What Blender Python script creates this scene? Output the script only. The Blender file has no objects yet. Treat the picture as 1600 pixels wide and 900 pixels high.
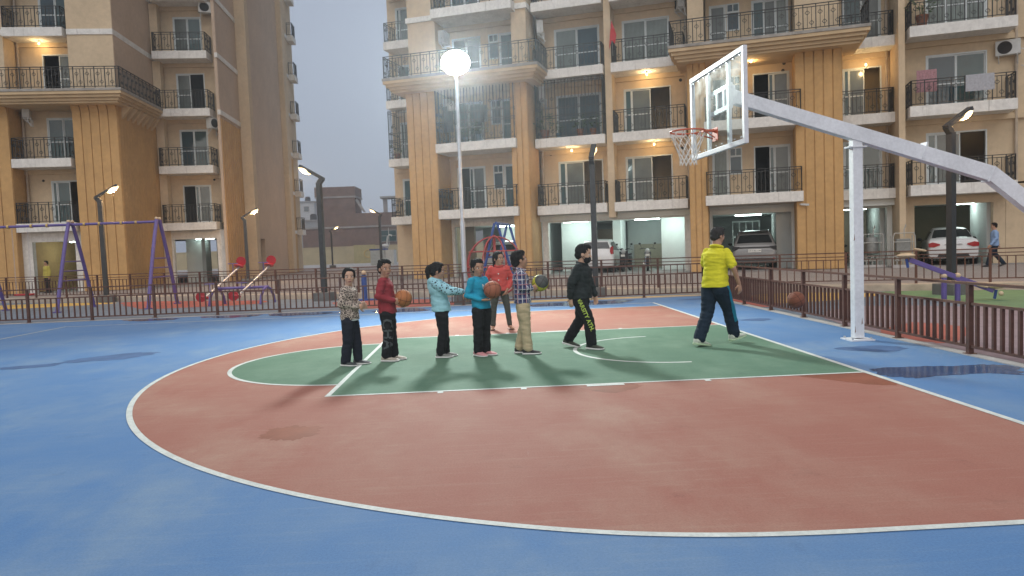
import bpy, bmesh, math, random
from mathutils import Vector, Matrix, Quaternion
from mathutils.bvhtree import BVHTree
random.seed(7)
R = math.radians
scene = bpy.context.scene
COL = scene.collection

# ------------------------------------------------------------------ camera
cam_d = bpy.data.cameras.new('camera')
cam = bpy.data.objects.new('camera', cam_d); COL.objects.link(cam)
scene.camera = cam
CY, CP, CR = 0.037766384, -0.0574307308, -0.0378193167
_f = Vector((math.sin(CY)*math.cos(CP), math.cos(CY)*math.cos(CP), math.sin(CP)))
_r = Vector((math.cos(CY), -math.sin(CY), 0)); _u = _r.cross(_f)
_r2 = _r*math.cos(CR)+_u*math.sin(CR); _u2 = -_r*math.sin(CR)+_u*math.cos(CR)
M = Matrix((_r2, _u2, -_f)).transposed().to_4x4()
M.translation = Vector((-4.0933, -10.1367, 1.5131))
cam.matrix_world = M
cam_d.sensor_fit = 'HORIZONTAL'; cam_d.sensor_width = 36.0
cam_d.lens = 36.0*1141.84/1600.0
cam_d.clip_start = 0.05; cam_d.clip_end = 2000

# ------------------------------------------------------------------ sky, sun, exposure
SUN_EL, SUN_ROT = R(6), R(188)
world = bpy.data.worlds.new('World'); scene.world = world; world.use_nodes = True
nt = world.node_tree; nt.nodes.clear()
wo = nt.nodes.new('ShaderNodeOutputWorld'); bg = nt.nodes.new('ShaderNodeBackground')
sky = nt.nodes.new('ShaderNodeTexSky'); sky.sky_type = 'NISHITA'; sky.sun_disc = False
sky.sun_elevation = SUN_EL; sky.sun_rotation = SUN_ROT
sky.air_density = 1.0; sky.dust_density = 3.0; sky.ozone_density = 2.0; sky.altitude = 100
hs = nt.nodes.new('ShaderNodeHueSaturation'); hs.inputs['Saturation'].default_value = 0.42
mixo = nt.nodes.new('ShaderNodeMix'); mixo.data_type = 'RGBA'; mixo.inputs[0].default_value = 0.72
mixo.inputs[7].default_value = (3.1, 3.5, 4.35, 1)          # even dusk overcast veil
nt.links.new(sky.outputs[0], hs.inputs['Color']); nt.links.new(hs.outputs[0], mixo.inputs[6])
nt.links.new(mixo.outputs[2], bg.inputs[0]); nt.links.new(bg.outputs[0], wo.inputs[0])
bg.inputs[1].default_value = 0.133
sun_d = bpy.data.lights.new('sun', 'SUN'); sun_d.energy = 1.6; sun_d.angle = R(70); sun_d.color = (1, .93, .85)
sun = bpy.data.objects.new('sun', sun_d); COL.objects.link(sun)
sdir = Vector((math.sin(SUN_ROT)*math.cos(R(57)), math.cos(SUN_ROT)*math.cos(R(57)), math.sin(R(57))))
sun.rotation_euler = sdir.to_track_quat('Z', 'Y').to_euler()
vs = scene.view_settings; vs.view_transform = 'Standard'; vs.look = 'None'; vs.exposure = 0.20; vs.gamma = 1; vs.use_curve_mapping = False
scene.cycles.use_denoising = True
scene.cycles.max_bounces = 6; scene.cycles.diffuse_bounces = 4; scene.cycles.glossy_bounces = 3
scene.cycles.transmission_bounces = 4; scene.cycles.transparent_max_bounces = 8
scene.cycles.sample_clamp_indirect = 4.0; scene.cycles.caustics_reflective = False; scene.cycles.caustics_refractive = False

# ------------------------------------------------------------------ materials
MATS = {}
def mat(name, color, rough=0.7, var=0.12, scale=6.0, bump=0.0, bscale=60.0, metal=0.0, spec=0.4, emit=None, estr=0.0, scale2=None, tint=None, coat=0.0):
    if name in MATS: return MATS[name]
    m = bpy.data.materials.new(name); m.use_nodes = True; MATS[name] = m
    n = m.node_tree.nodes; L = m.node_tree.links; b = n['Principled BSDF']
    b.inputs['Roughness'].default_value = rough; b.inputs['Metallic'].default_value = metal
    b.inputs['Specular IOR Level'].default_value = spec; b.inputs['Coat Weight'].default_value = coat
    tc = n.new('ShaderNodeTexCoord')
    c = (*color, 1)
    if var > 0:
        nz = n.new('ShaderNodeTexNoise'); nz.inputs['Scale'].default_value = scale; nz.inputs['Detail'].default_value = 5; nz.inputs['Roughness'].default_value = .62
        L.new(tc.outputs['Object'], nz.inputs['Vector'])
        rp = n.new('ShaderNodeValToRGB'); rp.color_ramp.elements[0].position = .3; rp.color_ramp.elements[1].position = .7
        t = tint or color
        rp.color_ramp.elements[0].color = (*[max(0, k*(1-var)) for k in color], 1)
        rp.color_ramp.elements[1].color = (*[min(1, k*(1+var)) for k in t], 1)
        L.new(nz.outputs[0], rp.inputs[0]); out = rp.outputs[0]
        if scale2:
            n2 = n.new('ShaderNodeTexNoise'); n2.inputs['Scale'].default_value = scale2; n2.inputs['Detail'].default_value = 3
            L.new(tc.outputs['Object'], n2.inputs['Vector'])
            mx = n.new('ShaderNodeMix'); mx.data_type = 'RGBA'; mx.blend_type = 'MULTIPLY'; mx.inputs[0].default_value = 1
            r2 = n.new('ShaderNodeValToRGB'); r2.color_ramp.elements[0].position = .35; r2.color_ramp.elements[1].position = .65
            r2.color_ramp.elements[0].color = (1-var, 1-var, 1-var, 1); r2.color_ramp.elements[1].color = (1, 1, 1, 1)
            L.new(n2.outputs[0], r2.inputs[0]); L.new(out, mx.inputs[6]); L.new(r2.outputs[0], mx.inputs[7]); out = mx.outputs[2]
        L.new(out, b.inputs['Base Color'])
    else:
        b.inputs['Base Color'].default_value = c
    if bump > 0:
        nb = n.new('ShaderNodeTexNoise'); nb.inputs['Scale'].default_value = bscale; nb.inputs['Detail'].default_value = 4
        L.new(tc.outputs['Object'], nb.inputs['Vector'])
        bp = n.new('ShaderNodeBump'); bp.inputs['Strength'].default_value = bump; bp.inputs['Distance'].default_value = .01
        L.new(nb.outputs[0], bp.inputs['Height']); L.new(bp.outputs[0], b.inputs['Normal'])
    if emit:
        b.inputs['Emission Color'].default_value = (*emit, 1); b.inputs['Emission Strength'].default_value = estr
    return m

def glass_mat(name, color, rough=.06):
    if name in MATS: return MATS[name]
    m = mat(name, color, rough, .25, 1.3, spec=.6)
    return m

# ------------------------------------------------------------------ mesh builder
class MB:
    def __init__(s): s.v = []; s.f = []
    def add(s, vs, fs):
        o = len(s.v); s.v += [tuple(v) for v in vs]; s.f += [tuple(i+o for i in f) for f in fs]; return s
    def box(s, x0, x1, y0, y1, z0, z1, m=None):
        vs = [(x0,y0,z0),(x1,y0,z0),(x1,y1,z0),(x0,y1,z0),(x0,y0,z1),(x1,y0,z1),(x1,y1,z1),(x0,y1,z1)]
        if m is not None: vs = [m @ Vector(v) for v in vs]
        return s.add(vs, [(0,3,2,1),(4,5,6,7),(0,1,5,4),(1,2,6,5),(2,3,7,6),(3,0,4,7)])
    def bar(s, p, q, w, h=None, up=(0,0,1)):            # rectangular bar from p to q
        h = h or w; p = Vector(p); q = Vector(q); d = (q-p); L = d.length; d.normalize()
        u = Vector(up)
        if abs(d.dot(u)) > .98: u = Vector((1,0,0))
        x = d.cross(u).normalized(); y = x.cross(d)
        m = Matrix((x, d, y)).transposed().to_4x4(); m.translation = p
        return s.box(-w/2, w/2, 0, L, -h/2, h/2, m)
    def tube(s, pts, r, n=8, caps=True):
        pts = [Vector(p) for p in pts]; rs = r if isinstance(r, (list, tuple)) else [r]*len(pts)
        prev = None; vs = []; fs = []
        for i, p in enumerate(pts):
            a = pts[max(0, i-1)]; b = pts[min(len(pts)-1, i+1)]; t = (b-a).normalized()
            if prev is None:
                x = t.orthogonal().normalized()
            else:
                x = (prev - t*prev.dot(t)).normalized()
            prev = x; y = t.cross(x)
            for k in range(n):
                A = 2*math.pi*k/n; vs.append(p + (x*math.cos(A)+y*math.sin(A))*rs[i])
        for i in range(len(pts)-1):
            for k in range(n):
                k2 = (k+1) % n; fs.append((i*n+k, i*n+k2, (i+1)*n+k2, (i+1)*n+k))
        if caps:
            fs.append(tuple(range(n))[::-1]); fs.append(tuple((len(pts)-1)*n+k for k in range(n)))
        return s.add(vs, fs)
    def ring(s, c, r, tr, ax=(0,0,1), n=24, m=6, a0=0, a1=2*math.pi):
        c = Vector(c); ax = Vector(ax).normalized(); x = ax.orthogonal().normalized(); y = ax.cross(x)
        full = abs(a1-a0-2*math.pi) < 1e-6
        pts = [c+(x*math.cos(a0+(a1-a0)*k/n)+y*math.sin(a0+(a1-a0)*k/n))*r for k in range(n+1)]
        return s.tube(pts, tr, m, caps=not full)
    def loft(s, rings, caps=True):                       # list of rings with equal point counts
        n = len(rings[0]); vs = [v for rg in rings for v in rg]; fs = []
        for i in range(len(rings)-1):
            for k in range(n):
                k2 = (k+1) % n; fs.append((i*n+k, i*n+k2, (i+1)*n+k2, (i+1)*n+k))
        if caps:
            fs.append(tuple(range(n))[::-1]); fs.append(tuple((len(rings)-1)*n+k for k in range(n)))
        return s.add(vs, fs)
    def lathe(s, prof, c=(0,0,0), n=20):                # prof: (r, z)
        return s.loft([[(c[0]+r*math.cos(2*math.pi*k/n), c[1]+r*math.sin(2*math.pi*k/n), c[2]+z) for k in range(n)] for r, z in prof])
    def ell(s, c, rx, ry, rz, nu=16, nv=10, rot=None):
        c = Vector(c); rings = []
        for j in range(nv+1):
            t = math.pi*j/nv; sr = max(math.sin(t), .02)
            rg = []
            for k in range(nu):
                a = 2*math.pi*k/nu; v = Vector((rx*sr*math.cos(a), ry*sr*math.sin(a), -rz*math.cos(t)))
                if rot is not None: v = rot @ v
                rg.append(c+v)
            rings.append(rg)
        return s.loft(rings)
    def prism(s, poly, y0, y1, axis='y'):               # poly in (a,b): extruded along axis
        def pt(a, b, t):
            return {'y': (a, t, b), 'x': (t, a, b), 'z': (a, b, t)}[axis]
        n = len(poly)
        vs = [pt(a, b, y0) for a, b in poly]+[pt(a, b, y1) for a, b in poly]
        fs = [tuple(range(n)), tuple(range(2*n-1, n-1, -1))]+[(i, (i+1) % n+0, (i+1) % n+n, i+n) for i in range(n)]
        return s.add(vs, fs)
    def mesh(s, name, material=None, smooth=False, bevel=0.0):
        me = bpy.data.meshes.new(name); me.from_pydata(s.v, [], s.f)
        bm = bmesh.new(); bm.from_mesh(me)
        bmesh.ops.recalc_face_normals(bm, faces=bm.faces)
        if bevel: bmesh.ops.bevel(bm, geom=[e for e in bm.edges if e.is_manifold and e.calc_face_angle(0) > .5], offset=bevel, segments=2, profile=.7, affect='EDGES')
        bm.to_mesh(me); bm.free()
        if material is not None: me.materials.append(material)
        if smooth:
            for p in me.polygons: p.use_smooth = True
            try: me.set_sharp_from_angle(angle=R(40))
            except Exception: pass
        me.update(); return me
    def build(s, name, material=None, parent=None, smooth=False, bevel=0.0, loc=None):
        o = bpy.data.objects.new(name, s.mesh(name, material, smooth, bevel)); COL.objects.link(o)
        if parent is not None: o.parent = parent
        if loc is not None: o.location = loc
        return o

def inst(name, me, parent=None, loc=(0,0,0), rot=None):
    o = bpy.data.objects.new(name, me); COL.objects.link(o)
    if parent is not None: o.parent = parent
    o.location = loc
    if rot: o.rotation_euler = rot
    return o
def tag(o, label=None, cat=None, group=None, kind=None):
    if label: o['label'] = label
    if cat: o['category'] = cat
    if group: o['group'] = group
    if kind: o['kind'] = kind
    return o
def empty(name, loc=(0,0,0), rz=0, label=None, cat=None, group=None):
    o = bpy.data.objects.new(name, None); COL.objects.link(o); o.location = loc; o.rotation_euler = (0,0,rz); o.empty_display_size = .2
    return tag(o, label, cat, group)
def struct(o): o['kind'] = 'structure'; return o
def copy_tree(o, parent=None):
    c = o.copy(); COL.objects.link(c); c.parent = parent
    for ch in list(o.children): copy_tree(ch, c)
    return c
def point_light(name, loc, power, color, radius=.1, parent=None):
    d = bpy.data.lights.new(name, 'POINT'); d.energy = power; d.color = color; d.shadow_soft_size = radius
    o = bpy.data.objects.new(name, d); COL.objects.link(o); o.location = loc
    if parent is not None: o.parent = parent
    return o
def sheet(name, poly, z, material, kind='structure', parent=None):
    me = bpy.data.meshes.new(name); me.from_pydata([(x, y, z) for x, y in poly], [], [tuple(range(len(poly)))])
    bm = bmesh.new(); bm.from_mesh(me); bmesh.ops.recalc_face_normals(bm, faces=bm.faces)
    for f in bm.faces:
        if f.normal.z < 0: f.normal_flip()
    bm.to_mesh(me); bm.free(); me.materials.append(material)
    o = bpy.data.objects.new(name, me); COL.objects.link(o)
    if parent is not None: o.parent = parent
    else: o['kind'] = kind
    return o
def strip(name, pts_in, pts_out, z, material, parent=None):
    n = len(pts_in); me = bpy.data.meshes.new(name)
    me.from_pydata([(x, y, z) for x, y in pts_in]+[(x, y, z) for x, y in pts_out], [], [(i, i+1, n+i+1, n+i) for i in range(n-1)])
    bm = bmesh.new(); bm.from_mesh(me)
    for f in bm.faces:
        f.normal_update()
        if f.normal.z < 0: f.normal_flip()
    bm.to_mesh(me); bm.free(); me.materials.append(material)
    o = bpy.data.objects.new(name, me); COL.objects.link(o)
    if parent is not None: o.parent = parent
    else: o['kind'] = 'structure'
    return o
# ------------------------------------------------------------------ ground, court
def court_mat(name, col, dusty, spec=.2, rough=.8):
    m = bpy.data.materials.new(name); m.use_nodes = True
    n = m.node_tree.nodes; L = m.node_tree.links; b = n['Principled BSDF']
    tc = n.new('ShaderNodeTexCoord')
    def noise(scale, det=5, rgh=.6, st=(1,1,1)):
        mp = n.new('ShaderNodeMapping'); mp.inputs['Scale'].default_value = st; L.new(tc.outputs['Object'], mp.inputs[0])
        q = n.new('ShaderNodeTexNoise'); q.inputs['Scale'].default_value = scale; q.inputs['Detail'].default_value = det; q.inputs['Roughness'].default_value = rgh
        L.new(mp.outputs[0], q.inputs[0]); return q
    def ramp(src, a, b2, c0=(0,0,0,1), c1=(1,1,1,1)):
        r = n.new('ShaderNodeValToRGB'); r.color_ramp.elements[0].position = a; r.color_ramp.elements[1].position = b2
        r.color_ramp.elements[0].color = c0; r.color_ramp.elements[1].color = c1; L.new(src.outputs[0], r.inputs[0]); return r
    big = ramp(noise(.42, 5, .6), .36, .64)
    mid = ramp(noise(1.7, 6, .65, (1,.55,1)), .35, .75)
    fine = ramp(noise(75, 6, .75), .25, .75, (.78,.78,.78,1), (1.16,1.16,1.16,1))
    sc = ramp(noise(7, 9, .8, (.16,1.9,1)), .52, .82)
    mul = n.new('ShaderNodeMath'); mul.operation = 'MULTIPLY'; L.new(big.outputs[0], mul.inputs[0]); L.new(mid.outputs[0], mul.inputs[1])
    ad = n.new('ShaderNodeMath'); ad.operation = 'MULTIPLY_ADD'; ad.inputs[1].default_value = .55; L.new(sc.outputs[0], ad.inputs[0]); L.new(mul.outputs[0], ad.inputs[2])
    m1 = n.new('ShaderNodeMix'); m1.data_type = 'RGBA'; m1.inputs[6].default_value = (*col,1); m1.inputs[7].default_value = (*dusty,1)
    L.new(ad.outputs[0], m1.inputs[0])
    scr = ramp(noise(26, 4, .6, (.07,2.2,1)), .66, .74); scr2 = ramp(noise(22, 4, .6, (1.6,.09,1)), .68, .76)
    sm = n.new('ShaderNodeMath'); sm.operation = 'MAXIMUM'; L.new(scr.outputs[0], sm.inputs[0]); L.new(scr2.outputs[0], sm.inputs[1])
    sk = n.new('ShaderNodeMath'); sk.operation = 'MULTIPLY'; L.new(sm.outputs[0], sk.inputs[0]); L.new(mid.outputs[0], sk.inputs[1])
    m3 = n.new('ShaderNodeMix'); m3.data_type = 'RGBA'; m3.inputs[7].default_value = tuple(min(1,.55*k+.25) for k in dusty)+(1,); sk2 = n.new('ShaderNodeMath'); sk2.operation = 'MULTIPLY'; sk2.inputs[1].default_value = .38; L.new(sk.outputs[0], sk2.inputs[0]); L.new(sk2.outputs[0], m3.inputs[0]); L.new(m1.outputs[2], m3.inputs[6])
    drk = ramp(noise(2.6, 7, .7), .60, .78, (1,1,1,1), (.80,.80,.82,1)); m4 = n.new('ShaderNodeMix'); m4.data_type = 'RGBA'; m4.blend_type = 'MULTIPLY'; m4.inputs[0].default_value = 1; L.new(m3.outputs[2], m4.inputs[6]); L.new(drk.outputs[0], m4.inputs[7])
    m2 = n.new('ShaderNodeMix'); m2.data_type = 'RGBA'; m2.blend_type = 'MULTIPLY'; m2.inputs[0].default_value = 1
    L.new(m4.outputs[2], m2.inputs[6]); L.new(fine.outputs[0], m2.inputs[7]); L.new(m2.outputs[2], b.inputs['Base Color'])
    b.inputs['Roughness'].default_value = rough; b.inputs['Specular IOR Level'].default_value = spec
    bp = n.new('ShaderNodeBump'); bp.inputs['Strength'].default_value = .25; bp.inputs['Distance'].default_value = .004
    nb = noise(260, 3); L.new(nb.outputs[0], bp.inputs['Height']); L.new(bp.outputs[0], b.inputs['Normal'])
    return m
M_BLUE = court_mat('court_blue', (.095,.205,.40), (.205,.295,.40))
M_RED = court_mat('court_red', (.325,.138,.105), (.41,.275,.21))
M_GREEN = court_mat('court_green', (.092,.18,.12), (.18,.285,.205))
M_LINE = mat('court_line_paint', (.60,.635,.60), .7, .14, 5, bump=.2, bscale=200, scale2=38)
M_DRIVE = bpy.data.materials.new('driveway_pavers'); M_DRIVE.use_nodes = True
def _pav():
    n = M_DRIVE.node_tree.nodes; L = M_DRIVE.node_tree.links; b = n['Principled BSDF']
    tc = n.new('ShaderNodeTexCoord'); mp = n.new('ShaderNodeMapping'); mp.inputs['Rotation'].default_value = (0,0,R(-20)); L.new(tc.outputs['Object'], mp.inputs[0])
    br = n.new('ShaderNodeTexBrick'); br.inputs['Scale'].default_value = 4.5; br.inputs['Mortar Size'].default_value = .02
    br.inputs['Color1'].default_value = (.29,.25,.225,1); br.inputs['Color2'].default_value = (.34,.295,.265,1); br.inputs['Mortar'].default_value = (.17,.14,.13,1)
    L.new(mp.outputs[0], br.inputs['Vector'])
    nz = n.new('ShaderNodeTexNoise'); nz.inputs['Scale'].default_value = .6; nz.inputs['Detail'].default_value = 6; L.new(tc.outputs['Object'], nz.inputs[0])
    rp = n.new('ShaderNodeValToRGB'); rp.color_ramp.elements[0].color = (.75,.75,.75,1); rp.color_ramp.elements[1].color = (1.12,1.1,1.08,1); L.new(nz.outputs[0], rp.inputs[0])
    mx = n.new('ShaderNodeMix'); mx.data_type = 'RGBA'; mx.blend_type = 'MULTIPLY'; mx.inputs[0].default_value = 1
    L.new(br.outputs[0], mx.inputs[6]); L.new(rp.outputs[0], mx.inputs[7]); L.new(mx.outputs[2], b.inputs['Base Color'])
    b.inputs['Roughness'].default_value = .8
    bp = n.new('ShaderNodeBump'); bp.inputs['Strength'].default_value = .4; bp.inputs['Distance'].default_value = .008; L.new(br.outputs['Fac'], bp.inputs['Height']); bp.invert = True; L.new(bp.outputs[0], b.inputs['Normal'])
_pav()
M_KERB = mat('kerb_concrete', (.42,.36,.29), .85, .2, 3, bump=.3)
M_CONC = mat('pale_concrete', (.40,.385,.37), .85, .2, 1.2, bump=.3)
M_ASPH = mat('dusty_ground', (.22,.20,.175), .9, .25, .4, bump=.3, scale2=8)
M_PLAY = mat('rubber_slate', (.17,.205,.25), .8, .18, 2.0, bump=.4, bscale=150, scale2=14)
M_PRED = mat('rubber_red', (.36,.10,.075), .8, .15, 2.0, bump=.4, bscale=150)
M_PYEL = mat('rubber_yellow', (.55,.36,.09), .8, .15, 2.0, bump=.4, bscale=150)
M_PGRN = mat('rubber_green', (.13,.22,.11), .8, .15, 2.0, bump=.4, bscale=150)
M_PMAU = mat('rubber_mauve', (.27,.20,.215), .8, .15, 1.5, bump=.4, bscale=150, scale2=10)

sheet('ground', [(-700,-500),(700,-500),(700,900),(-700,900)], -.03, M_ASPH)
sheet('playground_surface', [(-26,8.9),(1.66,8.9),(1.66,-16.5),(14,-16.5),(14,5.0),(-26,20.9)], -.004, M_PLAY)
sheet('court_surface', [(-19,-16.5),(1.64,-16.5),(1.64,8.95),(-19,8.95)], .0, M_BLUE)
def arc(cx, cy, r, a0, a1, n=96): return [(cx+r*math.cos(a0+(a1-a0)*i/n), cy+r*math.sin(a0+(a1-a0)*i/n)) for i in range(n+1)]
HX = -1.575; aa = math.asin(6.6/6.75)
def three(off):
    """three-point outline, arc and straights joined by a painted curve; off moves it inward"""
    r, y = 6.75, 6.6; a = math.asin(y/r); xs = HX-math.sqrt(r*r-y*y); raw = []
    n1 = 40
    raw += [(.6+(xs-.6)*i/n1, y) for i in range(n1)]
    raw += arc(HX, 0, r, math.pi-a, math.pi+a, 260)
    raw += [(xs+(.6-xs)*i/n1, -y) for i in range(1, n1+1)]
    # even spacing, then a running mean that rounds the joint
    L = [0]
    for p, q in zip(raw[:-1], raw[1:]): L.append(L[-1]+math.dist(p, q))
    N_ = 700; pts = []; j = 0
    for i in range(N_+1):
        t = L[-1]*i/N_
        while j < len(L)-2 and L[j+1] < t: j += 1
        f = (t-L[j])/(L[j+1]-L[j]); pts.append((raw[j][0]+(raw[j+1][0]-raw[j][0])*f, raw[j][1]+(raw[j+1][1]-raw[j][1])*f))
    w = int(.75/(L[-1]/N_)); out = []
    for i in range(N_+1):
        k = min(w, i, N_-i); sl = pts[i-k:i+k+1]; out.append((sum(p[0] for p in sl)/len(sl), sum(p[1] for p in sl)/len(sl)))
    res = []
    for i in range(N_+1):
        p, q = out[max(0, i-1)], out[min(N_, i+1)]; dx, dy = q[0]-p[0], q[1]-p[1]; l = math.hypot(dx, dy)
        x, y_ = out[i][0]-dy/l*off, out[i][1]+dx/l*off
        if x <= -.03: res.append((x, y_))
    return [(-.02, res[0][1])]+res+[(-.02, res[-1][1])]
sheet('three_point_area', three(.01), .0015, M_RED)
FT = -5.77
key = [(0,2.44),(FT,2.44),(FT,1.79)]+arc(FT, 0, 1.79, math.pi/2, 1.5*math.pi, 48)[1:-1]+[(FT,-1.79),(FT,-2.44),(0,-2.44)]
# key built of two sheets so every face stays convex
sheet('key_lane', [(0,2.44),(FT,2.44),(FT,-2.44),(0,-2.44)], .003, M_GREEN)
sheet('free_throw_semicircle', arc(FT, 0, 1.79, math.pi/2, 1.5*math.pi, 48), .0032, M_GREEN)
LW = .055; ZL = .0045
strip('three_point_line', three(LW), three(0), ZL, M_LINE)
strip('free_throw_circle_line', arc(FT, 0, 1.8-LW, math.pi/2, 1.5*math.pi, 60), arc(FT, 0, 1.8, math.pi/2, 1.5*math.pi, 60), ZL, M_LINE)
strip('no_charge_line', arc(HX, 0, 1.25, math.pi/2, 1.5*math.pi, 48), arc(HX, 0, 1.25+LW, math.pi/2, 1.5*math.pi, 48), ZL, M_LINE)
def linebox(name, x0, x1, y0, y1, z=ZL): return sheet(name, [(x0,y0),(x1,y0),(x1,y1),(x0,y1)], z, M_LINE)
linebox('base_line', -.03, .035, -7.5, 7.5, ZL+.0005)
linebox('side_line', -14, -.04, 7.45, 7.5); linebox('side_line', -14, -.04, -7.5, -7.45)
linebox('half_way_line', -14.05, -14.005, -7.5, 7.5, ZL+.0005)
linebox('lane_line', FT, -.032, 2.40, 2.45, ZL+.0003); linebox('lane_line', FT, -.032, -2.45, -2.40, ZL+.0003)
linebox('free_throw_line', FT-.05, FT+.005, -2.45, 2.45, ZL+.0008)
for s in (1, -1):
    for x, w in ((-1.75,.06),(-2.85,.40),(-3.72,.06),(-4.6,.06)):
        linebox('lane_mark', x-w/2, x+w/2, s*2.452, s*2.53, ZL+.0003)
# damp patches: darker, smoother wet paint with their own outline
def wet(name, color, rough): return mat(name, color, rough, .18, 3, bump=.02, bscale=20, spec=.3)
M_WR = wet('damp_red', (.225,.072,.042), .6); M_WB = wet('damp_blue', (.04,.09,.20), .14); M_WB2 = wet('damp_blue_drying', (.065,.125,.25), .8)
def blob(name, pts, z, m, seed=0, jit=.05, sub=14):
    rnd = random.Random(seed); out = []
    n = len(pts)
    cx = sum(p[0] for p in pts)/n; cy = sum(p[1] for p in pts)/n
    for i in range(n):
        p0, p1, p2, p3 = (Vector(pts[(i+k-1) % n]) for k in range(4))
        for k in range(sub):
            t = k/sub
            q = .5*((2*p1)+(p2-p0)*t+(2*p0-5*p1+4*p2-p3)*t*t+(3*p1-p0-3*p2+p3)*t**3)
            w_ = jit*(1.6*math.sin(i*5.1+t*4+seed)+1.2*math.sin((i+t)*13.7+seed*2)+rnd.uniform(-.9,.9)); out.append((q.x+(q.x-cx)*w_, q.y+(q.y-cy)*w_))
    return sheet(name, out, z, m)
blob('damp_patch', [(-6.0,-4.06),(-6.01,-3.84),(-5.92,-3.73),(-5.76,-3.71),(-5.56,-3.8),(-5.55,-4.02),(-5.65,-4.16),(-5.8,-4.18),(-5.91,-4.13)], .0022, M_WR, 1)
blob('damp_patch', [(-3.3,-2.47),(-3.14,-2.6),(-2.95,-2.85),(-2.73,-2.87),(-2.5,-2.6),(-2.6,-2.47),(-3.0,-2.46)], .0022, M_WR, 2, .03)
blob('damp_patch', [(-.75,-2.47),(-.53,-2.77),(-.33,-3.03),(-.06,-3.15),(-.045,-2.8),(-.045,-2.47),(-.4,-2.46)], .0022, M_WR, 3, .02)
blob('damp_patch', [(-10.6,1.15),(-10.42,1.6),(-9.95,1.97),(-9.5,1.95),(-9.5,1.5),(-9.95,1.16)], .0022, M_WB2, 4)
blob('damp_patch', [(-11.3,.85),(-10.97,1.02),(-10.55,1.1),(-10.5,.85),(-10.94,.66)], .0022, M_WB2, 5)
blob('puddle', [(.12,-2.3),(.58,-2.22),(.98,-2.28),(1.4,-2.3),(1.62,-2.42),(1.4,-2.92),(1.1,-2.78),(.63,-2.8),(.31,-2.85),(.1,-2.7)], .0022, M_WB, 6, .03)
blob('puddle', [(-13.3,8.85),(-12.1,8.8),(-11.9,8.25),(-12.8,8.3)], .0022, M_WB, 7)
blob('puddle', [(-11.3,8.85),(-10.0,8.9),(-9.9,8.25),(-10.75,8.2)], .0022, M_WB, 8)
blob('puddle', [(-9.6,8.9),(-8.6,8.9),(-7.8,8.3),(-9.1,8.0)], .0022, M_WB, 9)
blob('puddle', [(-6.9,8.6),(-5.9,8.85),(-5.5,7.95),(-6.54,7.75)], .0022, M_WB, 10)
blob('puddle', [(-3.3,8.1),(-2.1,8.7),(-.4,8.6),(-.7,7.8),(-1.93,7.62)], .0022, M_WB, 11)
blob('puddle', [(.7,7.95),(1.5,8.3),(1.5,7.8)], .0022, M_WB2, 12)
blob('damp_patch', [(.55,3.0),(1.0,3.2),(1.1,2.9),(.8,2.75)], .0022, M_WB2, 13)
blob('damp_patch', [(.5,-.75),(1.0,-.6),(1.35,-.9),(.9,-1.15)], .0022, M_WB2, 14)
# fence foundation strip of the court, pale concrete
struct(MB().box(-19,1.64,8.955,9.12,-.05,.012).build('court_kerb', M_CONC))
struct(MB().box(1.645,1.80,-16.5,9.12,-.05,.010).build('court_kerb', M_CONC))
# playground colour patches
blob('play_patch_red', [(-17,16.9),(-12.1,15.0),(-11.2,13.3),(-13.1,12.7),(-15,13.2)], 0, M_PRED, 21, .02)
blob('play_patch_red', [(-8.6,12.6),(-5.9,12.0),(-4.9,9.6),(-7.5,9.5)], 0, M_PRED, 22, .02)
blob('play_patch_yellow', [(-23,18.0),(-19.7,17.9),(-17.4,16.7),(-18.6,15.9),(-22,15.7)], .001, M_PYEL, 23, .02)
blob('play_patch_red', [(1.9,8.4),(2.7,8.4),(2.9,6.6),(2.4,5.7),(1.86,5.4)], 0, M_PRED, 24, .02)
blob('play_patch_yellow', [(3.0,8.8),(5.3,8.1),(5.1,6.8),(3.4,6.1),(2.5,6.2)], .001, M_PYEL, 25, .02)
blob('play_patch_mauve', [(2.0,2.6),(3.7,4.6),(6.0,2.9),(9,-1),(7,-8),(2.0,-8),(1.86,-2)], 0, M_PMAU, 26, .005)
blob('play_patch_red', [(1.9,.7),(2.9,1.6),(3.3,.9),(2.6,-.2),(1.9,-.6)], .0015, M_PRED, 28, .02)
blob('play_patch_green', [(5.8,7.9),(9.2,6.6),(9.6,3.5),(6.2,2.8),(5.6,5.0)], .001, M_PGRN, 27, .02)
blob('play_patch_yellow', [(-3.4,9.75),(-1.0,9.7),(1.55,9.5),(1.55,9.16),(-1.0,9.16),(-3.4,9.16)], .0015, mat('rubber_cream',(.56,.42,.20),.8,.12,3), 31, .004)  # warm cream strip just behind the far court fence
# kerb under the outer fence, then the driveway a step up
F2A, F2B = Vector((-26,21.18)), Vector((16,4.45))
f2d = (F2B-F2A).normalized(); f2n = Vector((-f2d.y, f2d.x))
def f2(t, off=0): p = F2A+f2d*t+f2n*off; return (p.x, p.y)
F2L = (F2B-F2A).length
sheet('driveway', [f2(-30,.35),f2(F2L+30,.35),(55,-5),(70,40),(60,60),(-60,60),(-62,34)], .10, M_DRIVE)
kb = MB(); a = math.atan2(f2d.y, f2d.x)
mk = Matrix.Translation((F2A.x, F2A.y, 0)) @ Matrix.Rotation(a, 4, 'Z')
kb.box(0, F2L, -.18, .36, -.04, .17, mk); struct(kb.build('driveway_kerb', M_KERB, bevel=.02))
sheet('road', [(-60,60),(60,60),(60,140),(-60,140)], .05, mat('pale_road', (.36,.345,.33), .85, .2, .5, bump=.2))

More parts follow.
